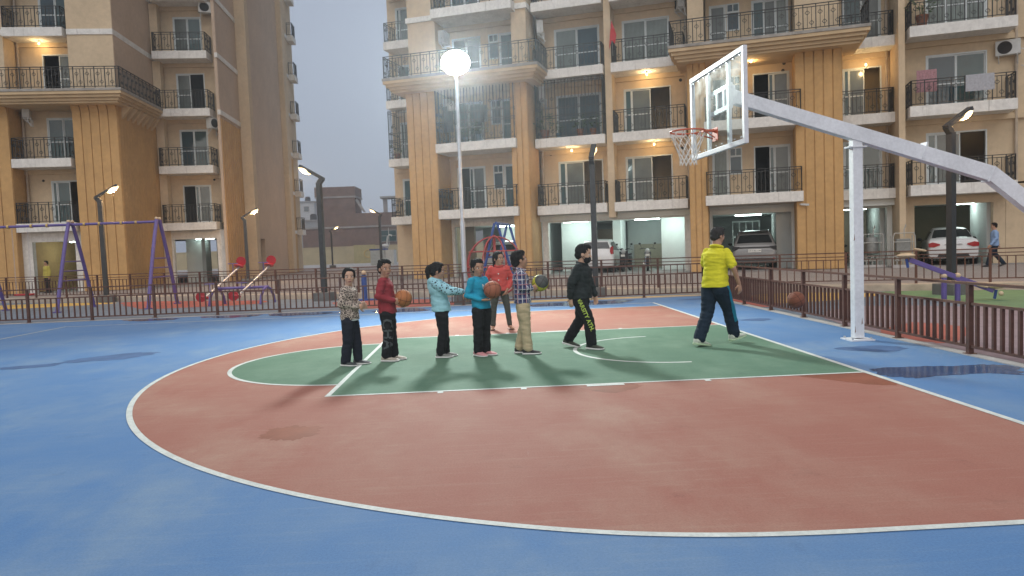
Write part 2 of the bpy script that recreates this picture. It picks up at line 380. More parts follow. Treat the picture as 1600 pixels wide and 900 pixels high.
# ------------------------------------------------------------------ fences
M_FENCE = mat('fence_brown_paint', (.092,.040,.028), .55, .35, 9, bump=.1)
def fence(name, A, B, H, posts, nbar, rails, barz, label, postw=.06, barw=.03, railh=.03):
    A = Vector(A); B = Vector(B); d = B-A; L = d.length
    root = empty(name, (A.x, A.y, 0), math.atan2(d.y, d.x), label, 'fence')
    pm = MB().box(-postw/2,postw/2,-postw/2,postw/2,0,H).box(-postw*.9,postw*.9,-postw*.9,postw*.9,0,.018).mesh('post', M_FENCE)
    bmsh = MB().box(-barw/2,barw/2,-barw/2,barw/2,barz[0],barz[1]).mesh('bar', M_FENCE)
    n = round(L/posts); step = L/n
    rm = {}
    for i in range(n+1): inst('post', pm, root, (i*step,0,.0))
    for (z, w, h, off) in rails:
        for i in range(n):
            k = (z, w)
            if k not in rm: rm[k] = MB().box(postw/2 if off == 0 else 0, step-(postw/2 if off == 0 else 0), -w/2, w/2, z-h/2, z+h/2).mesh('rail', M_FENCE)
            inst('rail', rm[k], root, (i*step,0,0))
    for i in range(n):
        for k in range(nbar):
            inst('bar', bmsh, root, (i*step+(k+1)*step/(nbar+1)+random.uniform(-.004,.004),0,0))
    return root
nr = [(.86,.07,.03,1),(.615,.035,.03,0),(.10,.035,.03,0)]
fence('court_fence', (-19.0,9.05), (1.72,9.05), .845, 1.55, 10, nr, (.115,.60), 'brown metal court fence running along the far side of the blue court')
fence('court_fence', (1.72,9.05), (1.72,-7.7), .845, 1.52, 10, nr, (.115,.60), 'brown metal court fence beside the white hoop post, receding past the baseline', barw=.036)
fence('driveway_fence', f2(1.2), f2(F2L), 1.0, 1.62, 8, [(1.0,.05,.028,1),(.90,.03,.022,0),(.82,.03,.022,0),(.27,.03,.025,0)], (.28,.81), 'brown metal fence with triple top rails along the driveway behind the playground', postw=.055, barw=.022)
# ------------------------------------------------------------------ lamps
M_POLE = mat('dark_grey_pole', (.045,.048,.05), .45, .2, 8, metal=.3)
M_STEEL = mat('galvanised_steel', (.50,.52,.54), .42, .15, 5, metal=.6, bump=.1)
M_LED_W = mat('led_warm', (.9,.8,.6), .5, 0, emit=(1,.74,.36), estr=2.6)
M_FLOOD = mat('led_flood', (.9,.95,.95), .5, 0, emit=(.86,1,.96), estr=60)
M_OFF = mat('led_unlit', (.35,.36,.36), .3, 0)
def street_lamp(x, y, ang, label, H=3.75, z0=0., lit=True, power=260, glow=True):
    root = empty('street_lamp', (x, y, z0), ang, label, 'street lamp', 'bent-arm street lamps')
    MB().box(-.28,.28,-.28,.28,-.06,.26).build('base', mat('lamp_base_concrete', (.13,.13,.125), .9, .2, 6, bump=.3), root, bevel=.02)
    MB().bar((0,0,.26),(0,0,H),.15,.15).build('pole', M_POLE, root, bevel=.012)
    MB().bar((.0,0,H-.03),(-.14,0,H+.13),.15,.13,up=(0,1,0)).build('elbow', M_POLE, root, bevel=.01)
    d = Vector((.80,0,.46)); a = Vector((-.17,0,H+.10)); b = a+d
    arm = MB().bar(a, b, .15, .09).build('arm', M_POLE, root, bevel=.012)
    dn = d.normalized(); nrm = Vector((dn.z,0,-dn.x))
    c0 = a+dn*.50+nrm*.053; c1 = a+dn*.90+nrm*.053
    ld_ = MB().ell((0,0,0), .24,.10,.085, 16, 10); mq = Matrix.Translation((c0+c1)/2) @ Matrix.Rotation(-math.atan2(dn.z,dn.x),4,'Y'); ld_.v = [tuple(mq @ Vector(v)) for v in ld_.v]; ld_.build('led_diffuser', M_LED_W if lit else M_OFF, arm, smooth=True)  # glowing dome added so the lamp's glare shows from every side
    if lit: point_light('lamp_light', tuple((c0+c1)/2+nrm*.10), power, (1,.60,.27), .10, root)
    return root
street_lamp(-18.13,17.54, R(8), 'dark street lamp with raised arm standing behind the swing, in front of orange pillar')
street_lamp(-9.2,13.4, R(165), 'dark street lamp glowing brightly against the dusk sky left of the brick ruin', power=330)
street_lamp(-.95,10.35, R(75), 'dark street lamp seen from behind, right beside the masked boy', lit=True, power=240)
street_lamp(6.77,6.44, R(18), 'brightly lit street lamp rising behind the white hoop beam', power=330)
street_lamp(-16.1,27.6, R(10), 'small street lamp shining in front of the fluted orange side of left building', H=3.25, z0=.10)
street_lamp(-11.3,42.0, R(170), 'thin street lamp in front of brick ruin with arm pointing left', H=3.85, z0=.10)
street_lamp(-18.0,58.0, R(15), 'smallest distant street lamp beside the edge of the left building', H=3.3, z0=.10)
fl = empty('floodlight_mast', (-4.62,9.75,0), 0, 'tall galvanised floodlight mast with blazing white lamps behind the children', 'floodlight')
MB().box(-.3,.3,-.3,.3,-.05,.30).build('base', mat('lamp_base_concrete', (.13,.13,.125), .9), fl, bevel=.02)
MB().tube([(0,0,.3),(0,0,2.2),(0,0,2.25),(0,0,6.15)], [.075,.068,.055,.042], 14).build('pole', M_STEEL, fl, smooth=True)
MB().bar((0,.02,6.05),(0,.06,6.5),.07,.05).build('head_bracket', M_STEEL, fl)
rx_ = Matrix.Rotation(R(24), 3, 'X')
lh = MB().ell((0,-.08,6.44), .40,.15,.335, 28, 14, rx_).build('lamp_head', M_POLE, fl, smooth=True)
dm = MB().ell((0,-.165,6.415), .38,.15,.32, 28, 14, rx_).build('diffuser', M_FLOOD, lh, smooth=True)  # round glowing dome, shaped to stand in for the floodlight's blown-out glare
ld = bpy.data.lights.new('flood_light', 'SPOT'); ld.energy = 5000; ld.color = (.90,1,.96); ld.spot_size = R(120); ld.spot_blend = .9; ld.shadow_soft_size = .5
lo = bpy.data.objects.new('flood_light', ld); COL.objects.link(lo); lo.parent = fl; lo.location = (0,-.48,6.2)
lo.rotation_euler = Vector((0.05,-1,-.48)).to_track_quat('-Z','Y').to_euler()

# ------------------------------------------------------------------ hoop
M_WHITE = mat('hoop_white_paint', (.70,.72,.75), .5, .10, 2.5, bump=.08, bscale=40, scale2=25)
M_RIM = mat('rim_orange', (.52,.10,.045), .45, .15, 12)
M_NET = mat('net_cord', (.72,.70,.66), .9, .1, 30)
M_ACR = bpy.data.materials.new('clear_acrylic'); M_ACR.use_nodes = True
def _acr():
    n = M_ACR.node_tree.nodes; L = M_ACR.node_tree.links; n.clear()
    o = n.new('ShaderNodeOutputMaterial'); t = n.new('ShaderNodeBsdfTransparent'); t.inputs[0].default_value = (.93,.96,.95,1)
    g = n.new('ShaderNodeBsdfPrincipled'); g.inputs['Base Color'].default_value = (.62,.64,.62,1); g.inputs['Roughness'].default_value = .35
    tc = n.new('ShaderNodeTexCoord'); nz = n.new('ShaderNodeTexNoise'); nz.inputs['Scale'].default_value = 3.5; nz.inputs['Detail'].default_value = 7; nz.inputs['Roughness'].default_value = .7
    L.new(tc.outputs['Object'], nz.inputs[0]); rp = n.new('ShaderNodeValToRGB')
    rp.color_ramp.elements[0].position = .4; rp.color_ramp.elements[0].color = (.02,.02,.02,1); rp.color_ramp.elements[1].position = .8; rp.color_ramp.elements[1].color = (.13,.13,.13,1)
    L.new(nz.outputs[0], rp.inputs[0]); mx = n.new('ShaderNodeMixShader'); L.new(rp.outputs[0], mx.inputs[0]); L.new(t.outputs[0], mx.inputs[1]); L.new(g.outputs[0], mx.inputs[2]); L.new(mx.outputs[0], o.inputs[0])
_acr()
hp = empty('basketball_hoop', (1.17,-.02,0), 0, 'white basketball hoop with clear backboard on a long slanted beam', 'basketball hoop')
X0 = 1.17
MB().box(-.17,.17,-.16,.16,.0,.018).build('base_plate', M_WHITE, hp)
for bx in (-.13,.13):
    for by in (-.12,.12): MB().tube([(bx,by,.018),(bx,by,.045)], .014, 6).build('bolt', M_STEEL, hp)
MB().box(-.068,.068,-.062,.062,.03,2.86).build('post', M_WHITE, hp, bevel=.008)
bmY = .07
poly = [(-.60-X0,3.375),(-.60-X0,3.56),(3.14-X0,2.37),(4.75-X0,1.12),(4.75-X0,-.05),(4.50-X0,-.05),(4.50-X0,1.02),(3.06-X0,2.17)]
MB().prism(poly, -bmY, bmY, 'y').build('beam', M_WHITE, hp, bevel=.006)
MB().box(-.13,.13,-.075,.075,2.70,2.72).build('top_flange', M_WHITE, hp, bevel=.004)
for k_, (x_, z_, a_) in enumerate(((.95,2.63,-18.2),(3.08-X0,2.265,-28))):
    mf = Matrix.Translation((x_,0,z_)) @ Matrix.Rotation(R(-a_),4,'Y'); MB().box(-.010,.010,-.078,.078,-.115,.115,mf).build('joint_flange', M_WHITE, hp)
M_RUST = mat('rust_stain', (.16,.07,.035), .9, .4, 20)
for (x_, z_) in ((-.069,.10),(-.069,1.4),(.03,.22)):
    MB().add([(x_-.004,-.0625,z_),(x_+.006,-.0625,z_+.10),(x_+.010,-.0625,z_+.02),(x_-.004,-.066,z_),(x_+.006,-.066,z_+.10),(x_+.010,-.066,z_+.02)], [(0,1,2),(3,5,4),(0,3,4,1),(1,4,5,2),(2,5,3,0)]).build('rust_chip', M_RUST, hp)
# backboard, its plane turned a little
bb = empty('backboard_pivot', (0,0,0)); bpy.data.objects.remove(bb)
Bm = Matrix.Translation((-.78-X0, .02, 0)) @ Matrix.Rotation(-R(4.0), 4, 'Z').inverted()
Bm = Matrix.Translation((-.78-X0, .02, 0)) @ Matrix.Rotation(R(4.0), 4, 'Z')
W2, Z0, Z1 = .95, 2.70, 3.92
fr = MB(); t = .065
fr.box(-.025,.03,-W2,-W2+t,Z0,Z1,Bm).box(-.025,.03,W2-t,W2,Z0,Z1,Bm).box(-.0245,.0295,-W2+t,W2-t,Z0,Z0+t,Bm).box(-.0245,.0295,-W2+t,W2-t,Z1-t,Z1,Bm)
bf = fr.build('backboard_frame', M_WHITE, hp, bevel=.006)
MB().box(-.006,.006,-W2+t-.004,W2-t+.004,Z0+t-.004,Z1-t+.004,Bm).build('backboard_panel', M_ACR, hp)
sp = MB()
for y in (-.36,.36): sp.box(.010,.05,y-.035,y+.035,Z0+t,Z1-t,Bm)
sp.build('support_bar', M_WHITE, hp)
sp = MB()
for z in (3.28,3.56): sp.box(.051,.085,-.36,.36,z-.03,z+.03,Bm)
for y in (-.12,.12): sp.box(.051,.083,y-.03,y+.03,3.311,3.529,Bm)
sp.box(.086,.22,-.13,.13,3.34,3.60,Bm); sp.build('mount_bracket', M_WHITE, hp)
bl = MB()
for k in range(9):
    y = -W2+t+.06+k*(2*(W2-t)-.12)/8
    for z in (Z0+t+.03, Z1-t-.03): bl.box(-.02,-.007,y-.008,y+.008,z-.008,z+.008,Bm)
bl.build('bolt', M_STEEL, hp)
RZ, RR = 3.0, .235; rc = Vector((-1.20-X0,-.01,RZ))
rm = MB().ring(rc, RR, .0115, n=36, m=8)
rm.tube([rc+Vector((.14,.19,0)),rc+Vector((.36,.05,-.10))],.009,6).tube([rc+Vector((.14,-.19,0)),rc+Vector((.36,-.05,-.10))],.009,6)
rm.box(rc.x+.21,rc.x+.40,-.075,.055,RZ-.012,RZ+.012)
rim = rm.build('rim', M_RIM, hp, smooth=True)
MB().box(-.035,-.026,-.10,.08,2.86,3.04,Bm).build('rim_plate', M_RIM, rim)
hk = MB()
for k in range(12):
    A = 2*math.pi*k/12; hk.ring(rc+Vector((math.cos(A)*RR, math.sin(A)*RR,-.018)), .012, .003, (math.sin(A),-math.cos(A),0), n=8, m=4)
hk.build('net_hook', M_RIM, rim)
nt_ = MB(); N = 12
def np_(i, j):                                     # net node i around, j down
    r = [RR, .20, .165, .135, .118, .112, .118][j]; z = [-.03,-.12,-.21,-.29,-.35,-.40,-.46][j]
    A = 2*math.pi*(i+.5*(j % 2))/N
    return rc+Vector((math.cos(A)*r, math.sin(A)*r, z))
for j in range(6):
    for i in range(N):
        a0 = np_(i,j)
        for b0 in ((np_(i,j+1), np_(i-1,j+1)) if j % 2 == 0 else (np_(i,j+1), np_(i+1,j+1))):
            nt_.tube([a0,b0], .0048, 5, caps=False)
nt_.build('net', M_NET, hp)['kind'] = 'stuff'
# ------------------------------------------------------------------ apartment buildings
M_BEIGE = mat('beige_plaster', (.575,.455,.305), .88, .09, .7, bump=.25, bscale=90, scale2=5)
M_BROWN = mat('brown_plaster', (.50,.385,.285), .88, .08, .7, bump=.25, bscale=90, scale2=5)
M_ORANGE = mat('orange_plaster', (.53,.325,.135), .85, .10, .8, bump=.3, bscale=80, scale2=6)
M_CORN = mat('cornice_plaster', (.53,.40,.24), .85, .12, 1.5, bump=.2)
M_SLAB = mat('balcony_white', (.72,.71,.67), .8, .12, 2.0, bump=.15, scale2=9)
def streaks(m, col, amt, freq):
    n = m.node_tree.nodes; L = m.node_tree.links; b = n['Principled BSDF']; src = b.inputs['Base Color'].links[0].from_socket
    tc = n.new('ShaderNodeTexCoord'); mp = n.new('ShaderNodeMapping'); mp.inputs['Scale'].default_value = (freq, freq, .35); L.new(tc.outputs['Object'], mp.inputs[0])
    nz = n.new('ShaderNodeTexNoise'); nz.inputs['Scale'].default_value = 1; nz.inputs['Detail'].default_value = 6; nz.inputs['Roughness'].default_value = .7; L.new(mp.outputs[0], nz.inputs[0])
    rp = n.new('ShaderNodeValToRGB'); rp.color_ramp.elements[0].position = .56; rp.color_ramp.elements[1].position = .74; rp.color_ramp.elements[1].color = (amt,amt,amt,1); L.new(nz.outputs[0], rp.inputs[0])
    mx = n.new('ShaderNodeMix'); mx.data_type = 'RGBA'; L.new(rp.outputs[0], mx.inputs[0]); L.new(src, mx.inputs[6]); mx.inputs[7].default_value = (*col,1); L.new(mx.outputs[2], b.inputs['Base Color'])
streaks(M_SLAB, (.30,.29,.26), .75, 7.0); streaks(M_BEIGE, (.36,.29,.21), .40, 1.6); streaks(M_ORANGE, (.33,.20,.09), .45, 2.2); streaks(M_BROWN, (.36,.28,.21), .35, 1.4)
M_SLABD = mat('terrace_edge', (.30,.285,.26), .9, .3, 3, bump=.3)
M_IRON = mat('wrought_iron', (.022,.024,.024), .5, .1, 9)
M_UPVC = mat('window_white', (.55,.60,.60), .4, .05, 5)
M_PANE = glass_mat('pane_teal', (.022,.062,.066))
M_PANE2 = glass_mat('pane_grey', (.085,.105,.10), .2)
M_PANE3 = glass_mat('pane_blue', (.012,.040,.055))
M_CURT = glass_mat('pane_curtained', (.16,.20,.185), .25)
def _curt():
    n = M_CURT.node_tree.nodes; L = M_CURT.node_tree.links; b = n['Principled BSDF']; src = b.inputs['Base Color'].links[0].from_socket
    tc = n.new('ShaderNodeTexCoord'); w = n.new('ShaderNodeTexWave'); w.inputs['Scale'].default_value = 5.5; w.inputs['Distortion'].default_value = 1.5; L.new(tc.outputs['Object'], w.inputs[0])
    rp = n.new('ShaderNodeValToRGB'); rp.color_ramp.elements[0].color = (.55,.55,.55,1); rp.color_ramp.elements[1].color = (1.15,1.15,1.15,1); L.new(w.outputs[0], rp.inputs[0])
    mx = n.new('ShaderNodeMix'); mx.data_type = 'RGBA'; mx.blend_type = 'MULTIPLY'; mx.inputs[0].default_value = 1; L.new(src, mx.inputs[6]); L.new(rp.outputs[0], mx.inputs[7]); L.new(mx.outputs[2], b.inputs['Base Color'])
_curt()
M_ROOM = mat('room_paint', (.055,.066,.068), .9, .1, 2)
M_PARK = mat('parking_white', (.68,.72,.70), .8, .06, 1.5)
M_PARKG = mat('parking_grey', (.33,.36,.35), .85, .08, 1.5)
M_PFLOOR = mat('parking_floor', (.20,.19,.18), .8, .15, 1.5)
M_TUBE = mat('tube_light', (.9,1,.97), .5, 0, emit=(.8,1,.94), estr=14)
M_BULB = mat('bulb_glow', (1,.9,.7), .5, 0, emit=(1,.74,.38), estr=3.2)
M_ACU = mat('ac_white', (.52,.53,.51), .5, .1, 5); M_DARK = mat('dark_slot', (.02,.02,.02), .8, 0)

def wall(parent, x0, x1, y, z0, z1, ops, m, th=.18, name='wall'):
    b = MB(); x = x0
    for (a, c, d, e) in sorted(ops):
        if a > x+1e-4: b.box(x, a, y, y+th, z0, z1)
        if e < z1-1e-4: b.box(a, c, y, y+th, e, z1)
        if d > z0+1e-4: b.box(a, c, y, y+th, z0, d)
        x = c
    if x < x1-1e-4: b.box(x, x1, y, y+th, z0, z1)
    return b.build(name, m, parent)
def door(parent, x0, x1, y, z0, z1, panes, grille=None):
    """sliding door: panes = list of (share, material or None for open)"""
    f = MB(); t = .055; ya, yb = y-.02, y+.09
    f.box(x0,x0+t,ya,yb,z0,z1).box(x1-t,x1,ya,yb,z0,z1).box(x0+t,x1-t,ya,yb,z1-t,z1).box(x0+t,x1-t,ya,yb,z0,z0+.03)
    tot = sum(p[0] for p in panes); x = x0+t; W = x1-x0-2*t; cells = []
    for i, (s, m) in enumerate(panes):
        w = W*s/tot; a, c = x, x+w; x = c
        yy = y+.02+.035*(i % 2)
        if m is None: continue
        k = .045
        f.box(a,a+k,yy-.018,yy+.018,z0+.03,z1-t).box(c-k,c,yy-.018,yy+.018,z0+.03,z1-t)
        zm = z0+.03+(z1-z0)*.42
        f.box(a+k,c-k,yy-.016,yy+.016,z0+.03,z0+.11).box(a+k,c-k,yy-.016,yy+.016,z1-t-.05,z1-t).box(a+k,c-k,yy-.016,yy+.016,zm,zm+.045)
        cells.append((a+k,c-k,yy,z0+.11,zm,m)); cells.append((a+k,c-k,yy,zm+.045,z1-t-.05,m))
    fo = f.build('sliding_door', M_UPVC, parent)
    for (a, c, yy, za, zb, m) in cells: MB().box(a,c,yy-.004,yy+.004,za,zb).build('pane', m, fo)
    return fo
def vent_window(parent, x0, x1, y, z0, z1):
    f = MB(); t = .05
    xm = (x0+x1)/2
    f.box(x0,x0+t,y-.03,y+.06,z0,z1).box(x1-t,x1,y-.03,y+.06,z0,z1).box(x0+t,x1-t,y-.03,y+.06,z1-t,z1).box(x0+t,x1-t,y-.03,y+.06,z0,z0+t)
    f.box(x0+t,x1-t,y-.03,y+.06,z1-.40,z1-.33).box(xm-.02,xm+.02,y-.03,y+.06,z1-.33,z1-t)
    fo = f.build('vent_window', M_UPVC, parent)
    for (a,c,za,zb,m) in ((x0+t,xm-.02,z1-.33,z1-t,M_PANE3),(xm+.02,x1-t,z1-.33,z1-t,M_PANE),(x0+t,x1-t,z0+t,z1-.40,M_PANE3)):
        MB().box(a,c,y+.005,y+.013,za,zb).build('pane', m, fo)
    return fo
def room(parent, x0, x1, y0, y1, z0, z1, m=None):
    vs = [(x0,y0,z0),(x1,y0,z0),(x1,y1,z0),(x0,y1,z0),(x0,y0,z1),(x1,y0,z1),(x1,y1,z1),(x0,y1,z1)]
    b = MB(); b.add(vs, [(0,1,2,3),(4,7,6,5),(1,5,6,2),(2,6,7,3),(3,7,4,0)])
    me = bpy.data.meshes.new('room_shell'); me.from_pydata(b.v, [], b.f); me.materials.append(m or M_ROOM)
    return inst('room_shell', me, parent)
def railing(parent, pts, z, h=.98, name='railing', sub=True, tall=None):
    """iron railing along a polyline in local xy; bars with paired diamonds"""
    rb = MB(); bb_ = MB()
    H = tall or h
    for (p, q) in zip(pts[:-1], pts[1:]):
        p = Vector((p[0],p[1],0)); q = Vector((q[0],q[1],0)); d = q-p; L = d.length; d.normalize()
        for zz, w in ((z+h,.055),(z+h-.10,.024),(z+.08,.028)): rb.bar(p+Vector((0,0,zz)), q+Vector((0,0,zz)), w, .026)
        if tall: 
            for zz in (z+h+.35, z+tall-.12, z+tall): rb.bar(p+Vector((0,0,zz)), q+Vector((0,0,zz)), .022, .022)
        for e in (p, q): rb.bar(e+Vector((0,0,z)), e+Vector((0,0,z+H)), .04, .04)
        n = max(2, round(L/.155)); 
        for k in range(1, n):
            c = p+d*(L*k/n)
            main = (k % 3 == 0)
            w = .034 if main else .020
            bb_.bar(c+Vector((0,0,z if main else z+.08)), c+Vector((0,0,z+H if (main or tall) else z+h-.10)), w, w)
            if not main and L > .5:
                zs = [z+.66] if k % 3 == 1 else [z+.28]
                if tall: zs += [z+1.35 if k % 3 == 1 else z+1.75]
                for zc in zs:
                    s = .085
                    P = [c+d*s+Vector((0,0,zc)), c+Vector((0,0,zc+s)), c-d*s+Vector((0,0,zc)), c+Vector((0,0,zc-s))]
                    for i in range(4): bb_.bar(P[i], P[(i+1) % 4], .018, .018)
    r = rb.build(name, M_IRON, parent)
    b = bb_.build('railing_bars', M_IRON, parent); b['kind'] = 'stuff'
    return r
def balcony(parent, x0, x1, yf, yb, z, sl=.41, rail=True, tall=None, m=None, soff=.0):
    s = MB().box(x0,x1,yf,yb+.02,z-sl,z)
    so = s.build('balcony', m or M_SLAB, parent, bevel=.012)
    if rail:
        i = .06
        railing(so, [(x0+i,yb-.02),(x0+i,yf+i),(x1-i,yf+i),(x1-i,yb-.02)], z, tall=tall)
    return so
def planks(parent, x0, x1, y, z0, z1, n, m, flare=True):
    """orange pillar face of n upright boards with dark grooves between"""
    w = (x1-x0)/n; g = .022
    for k in range(n):
        b = MB(); a, c = x0+k*w+g, x0+(k+1)*w-g
        prof = [(y,z0),(y,z1-.55)]+[(y-.30*(1-math.cos(t*math.pi/8)), z1-.55+.55*math.sin(t*math.pi/8)) for t in range(1,5)] if flare else [(y,z0),(y,z1)]
        prof = prof+[(y+.045,z1),(y+.045,z0)]
        b.prism(prof, a, c, 'x'); b.build('panel', m, parent)
def cornice(parent, x0, x1, yf, yb, z, right=True, left=True):
    c = MB(); lay = [(.12,0),(.14,.03),(.13,.13),(.13,.26),(.10,.36)]
    zz = z
    top = MB().box(x0,x1,yf,yb,z-.12,z).build('terrace_slab', M_SLABD, parent, bevel=.015)
    zz = z-.12
    for h, off in lay[1:]:
        c.box(x0+off*.9, x1-off*.9, yf+off, yb, zz-h, zz-.0005); zz -= h
    c.build('cornice', M_CORN, parent, bevel=.02)
    return top
def soffit_bulb(parent_m, x, y, z, label, power=22):
    power *= .85
    p = parent_m @ Vector((x,y,z))
    r = empty('balcony_bulb', tuple(p), 0, label, 'bulb', 'bulbs lit under the balconies')
    MB().lathe([(.035,0),(.03,-.03),(.02,-.05)], n=10).build('holder', M_UPVC, r)
    MB().ell((0,0,-.09), .05,.05,.055, 12, 8).build('glass_bulb', M_BULB, r, smooth=True)
    point_light('bulb_light', (0,0,-.2), power, (1,.66,.30), .06, r)
def ac_unit(parent_m, rz, x, y, z, label, turn=0):
    r = empty('air_conditioner', tuple(parent_m @ Vector((x,y,z))), rz+turn, label, 'air conditioner', 'outdoor air conditioner units')
    MB().box(-.4,.4,-.15,.15,0,.56).build('casing', M_ACU, r, bevel=.02)
    g = MB()
    for q in (.06,.12,.18,.23): g.ring((-.10,-.156,.28), q, .006, (0,1,0), n=20, m=4)
    g.build('fan_grille', M_DARK, r)
    MB().tube([(-.10,-.149,.28),(-.10,-.153,.28)], .24, 24).build('fan_opening', M_DARK, r)
    MB().bar((-.3,-.15,-.03),(-.3,.2,-.03),.04).bar((.3,-.15,-.03),(.3,.2,-.03),.04).bar((-.3,.18,-.03),(-.3,.18,-.35),.035).bar((.3,.18,-.03),(.3,.18,-.35),.035).bar((-.3,-.13,-.03),(-.3,.18,-.33),.03).bar((.3,-.13,-.03),(.3,.18,-.33),.03).build('bracket', M_ACU, r)
    MB().tube([(.40,.02,.2),(.55,.05,.15),(.58,.10,-.25),(.52,.2,-.45),(.40,.25,-.4)], .018, 6).build('pipe', M_ACU, r)
def tube_lamp(parent, x, y, z, L=1.1, power=45):
    t = MB().box(x-L/2,x+L/2,y-.03,y+.03,z-.05,z).build('tube_lamp', M_TUBE, parent)
    point_light('tube_light', (x,y,z-.25), power*2.1, (.82,1,.95), .35, parent)
    return t

# ---- right building ------------------------------------------------
RA = R(-19.4)
BR = empty('apartment_building', (3.339,21.760,0), RA, 'beige apartment block with orange fluted pillars and parked cars beneath, behind the hoop', 'building')
BRM = Matrix.Translation((3.339,21.760,0)) @ Matrix.Rotation(RA, 4, 'Z')
ZF = [3.28+3.05*k for k in range(6)]; GZ = .12
NF = 5; TOPR = 31.0; TOPL = 40.0
bays = [  # x0,x1, wall y, balcony x0,x1, front y
    dict(x=(-14.15,-11.1), yw=4.2, b=(-13.98,-11.2), yf=2.87, doors=[(-13.84,-12.5)]),
    dict(x=(-9.65,-6.05), yw=.75, b=(-9.64,-5.78), yf=-1.0, doors=[(-9.3,-7.85)], vent=(-7.45,-6.95), side=(-6.93,-6.2)),
    dict(x=(-5.25,-1.9), yw=1.3, b=(-5.15,-1.95), yf=0, doors=[(-4.40,-2.28)]),
    dict(x=(-1.6,1.7), yw=1.3, b=(-1.6,1.58), yf=0, doors=[(-1.24,.87)]),
    dict(x=(2.45,5.9), yw=.75, b=(2.36,6.15), yf=-1.0, doors=[(4.33,5.8)], vent=(3.32,3.85), side=(2.6,3.30)),
    dict(x=(7.65,9.9), yw=1.6, b=(7.68,9.75), yf=.5, doors=[(7.95,9.45)]),
    dict(x=(10.0,17.5), yw=.6, b=(10.09,13.7), yf=-.5, doors=[(10.87,13.0)]),
]
looks = {(0,0):'TT',(1,0):'oTg',(1,1):'tt',(1,2):'gg',(2,0):'Tgo',(2,1):'bb',(2,2):'cb',(3,0):'Tgo',(3,1):'Tgo',(3,2):'cc',(4,0):'oTg',(4,1):'oTg',(4,2):'tgc',(5,0):'tt',(5,1):'Tgo',(5,2):'tg',(6,0):'Tgo',(6,1):'bt',(6,2):'ccc'}
PM = {'T':(.35,M_PANE),'t':(1,M_PANE),'g':(1,M_PANE2),'b':(1,M_PANE3),'c':(1,M_CURT),'o':(1,None)}
for bi, B in enumerate(bays):
    x0, x1 = B['x']; yw = B['yw']
    for k in range(NF):
        z = ZF[k]; zt = z+3.05
        ops = []; up = 2.10 if k < 6 else 2.1
        for (a, c) in B['doors']: ops.append((a, c, z, z+up))
        if 'vent' in B:
            ops.append((B['vent'][0], B['vent'][1], z+.95, z+up)); ops.append((B['side'][0], B['side'][1], z, z+up))
        wall(BR, x0, x1, yw, z, zt, ops, M_BEIGE)
        lk = looks.get((bi,k), random.choice(['tt','gt','cb','bt','Tgo']))
        for (a, c) in B['doors']: door(BR, a, c, yw, z+.005, z+up, [PM[q] for q in lk])
        if 'vent' in B:
            vent_window(BR, *B['vent'], yw, z+.955, z+up); door(BR, *B['side'], yw, z+.005, z+up, [(1, random.choice([M_PANE, M_PANE2, M_CURT]))])
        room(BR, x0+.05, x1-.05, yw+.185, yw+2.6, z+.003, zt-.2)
        tall = None
        if (bi, k) in ((1,1),(2,1)): tall = 2.58
        if bi == 0 and k == 1: tall = 2.5
        if k == 2 and bi in (1,4): continue
        balcony(BR, *B['b'], B['yf'], yw, z, tall=tall)
        # beam under the slab, back against the wall
        MB().box(x0, x1, yw-.12, yw-.002, z-.62, z-.412).build('beam', M_BEIGE, BR)
# pillars with board faces up to the cornice, plain above
for (a, c, n, base) in ((-11.13,-9.65,4,1),(-6.05,-5.25,3,1),(1.70,2.45,3,1),(5.90,7.65,5,1)):
    MB().box(a, c, -.755, 1.0, GZ, 9.30).build('pillar', M_ORANGE, BR)
    planks(BR, a, c, -.80, GZ+.01, 8.90, n, M_ORANGE)
    MB().box(a+.05, c-.05, -.35, 1.0, 9.302, TOPR).build('upper_pillar', M_BEIGE, BR)
    for k in range(3,6): MB().box(a-.02, c+.02, -.42, 1.0, ZF[k]-.30, ZF[k]-.06).build('trim_band', M_SLAB, BR)
MB().box(-1.9,-1.6, .25, 1.5, 2.62, TOPR).build('fin_wall', M_BEIGE, BR)
MB().box(9.75,9.98, -.2, 1.8, GZ, TOPR).build('fin_wall', M_BEIGE, BR)
# cornices with terrace railings
for (a, c) in ((-11.85,-4.45),(1.02,8.55)):
    t = cornice(BR, a, c, -1.75, .74, ZF[2])
    railing(t, [(a+.08,.6),(a+.08,-1.66),(c-.08,-1.66),(c-.08,.1)], ZF[2])
# core mass and end walls
MB().box(-11.1,17.5, 3.4, 15, 3.0, TOPR).build('core_wall', M_BEIGE, BR)
MB().box(-14.15,-11.12, 6.9, 15, 3.0, TOPR).build('core_wall', M_BEIGE, BR)
MB().box(-14.33,-14.152, 4.2, 15, GZ, TOPR).build('end_wall', M_BEIGE, BR)
MB().box(-11.12,-10.95, .95, 7.0, GZ, TOPR).build('end_wall', M_BEIGE, BR)
MB().box(17.51,17.7, .6, 15, GZ, TOPR).build('end_wall', M_BEIGE, BR)
MB().box(-14.3,17.7, -.2, 15, TOPR+.001, TOPR+.3).build('roof', M_SLAB, BR)
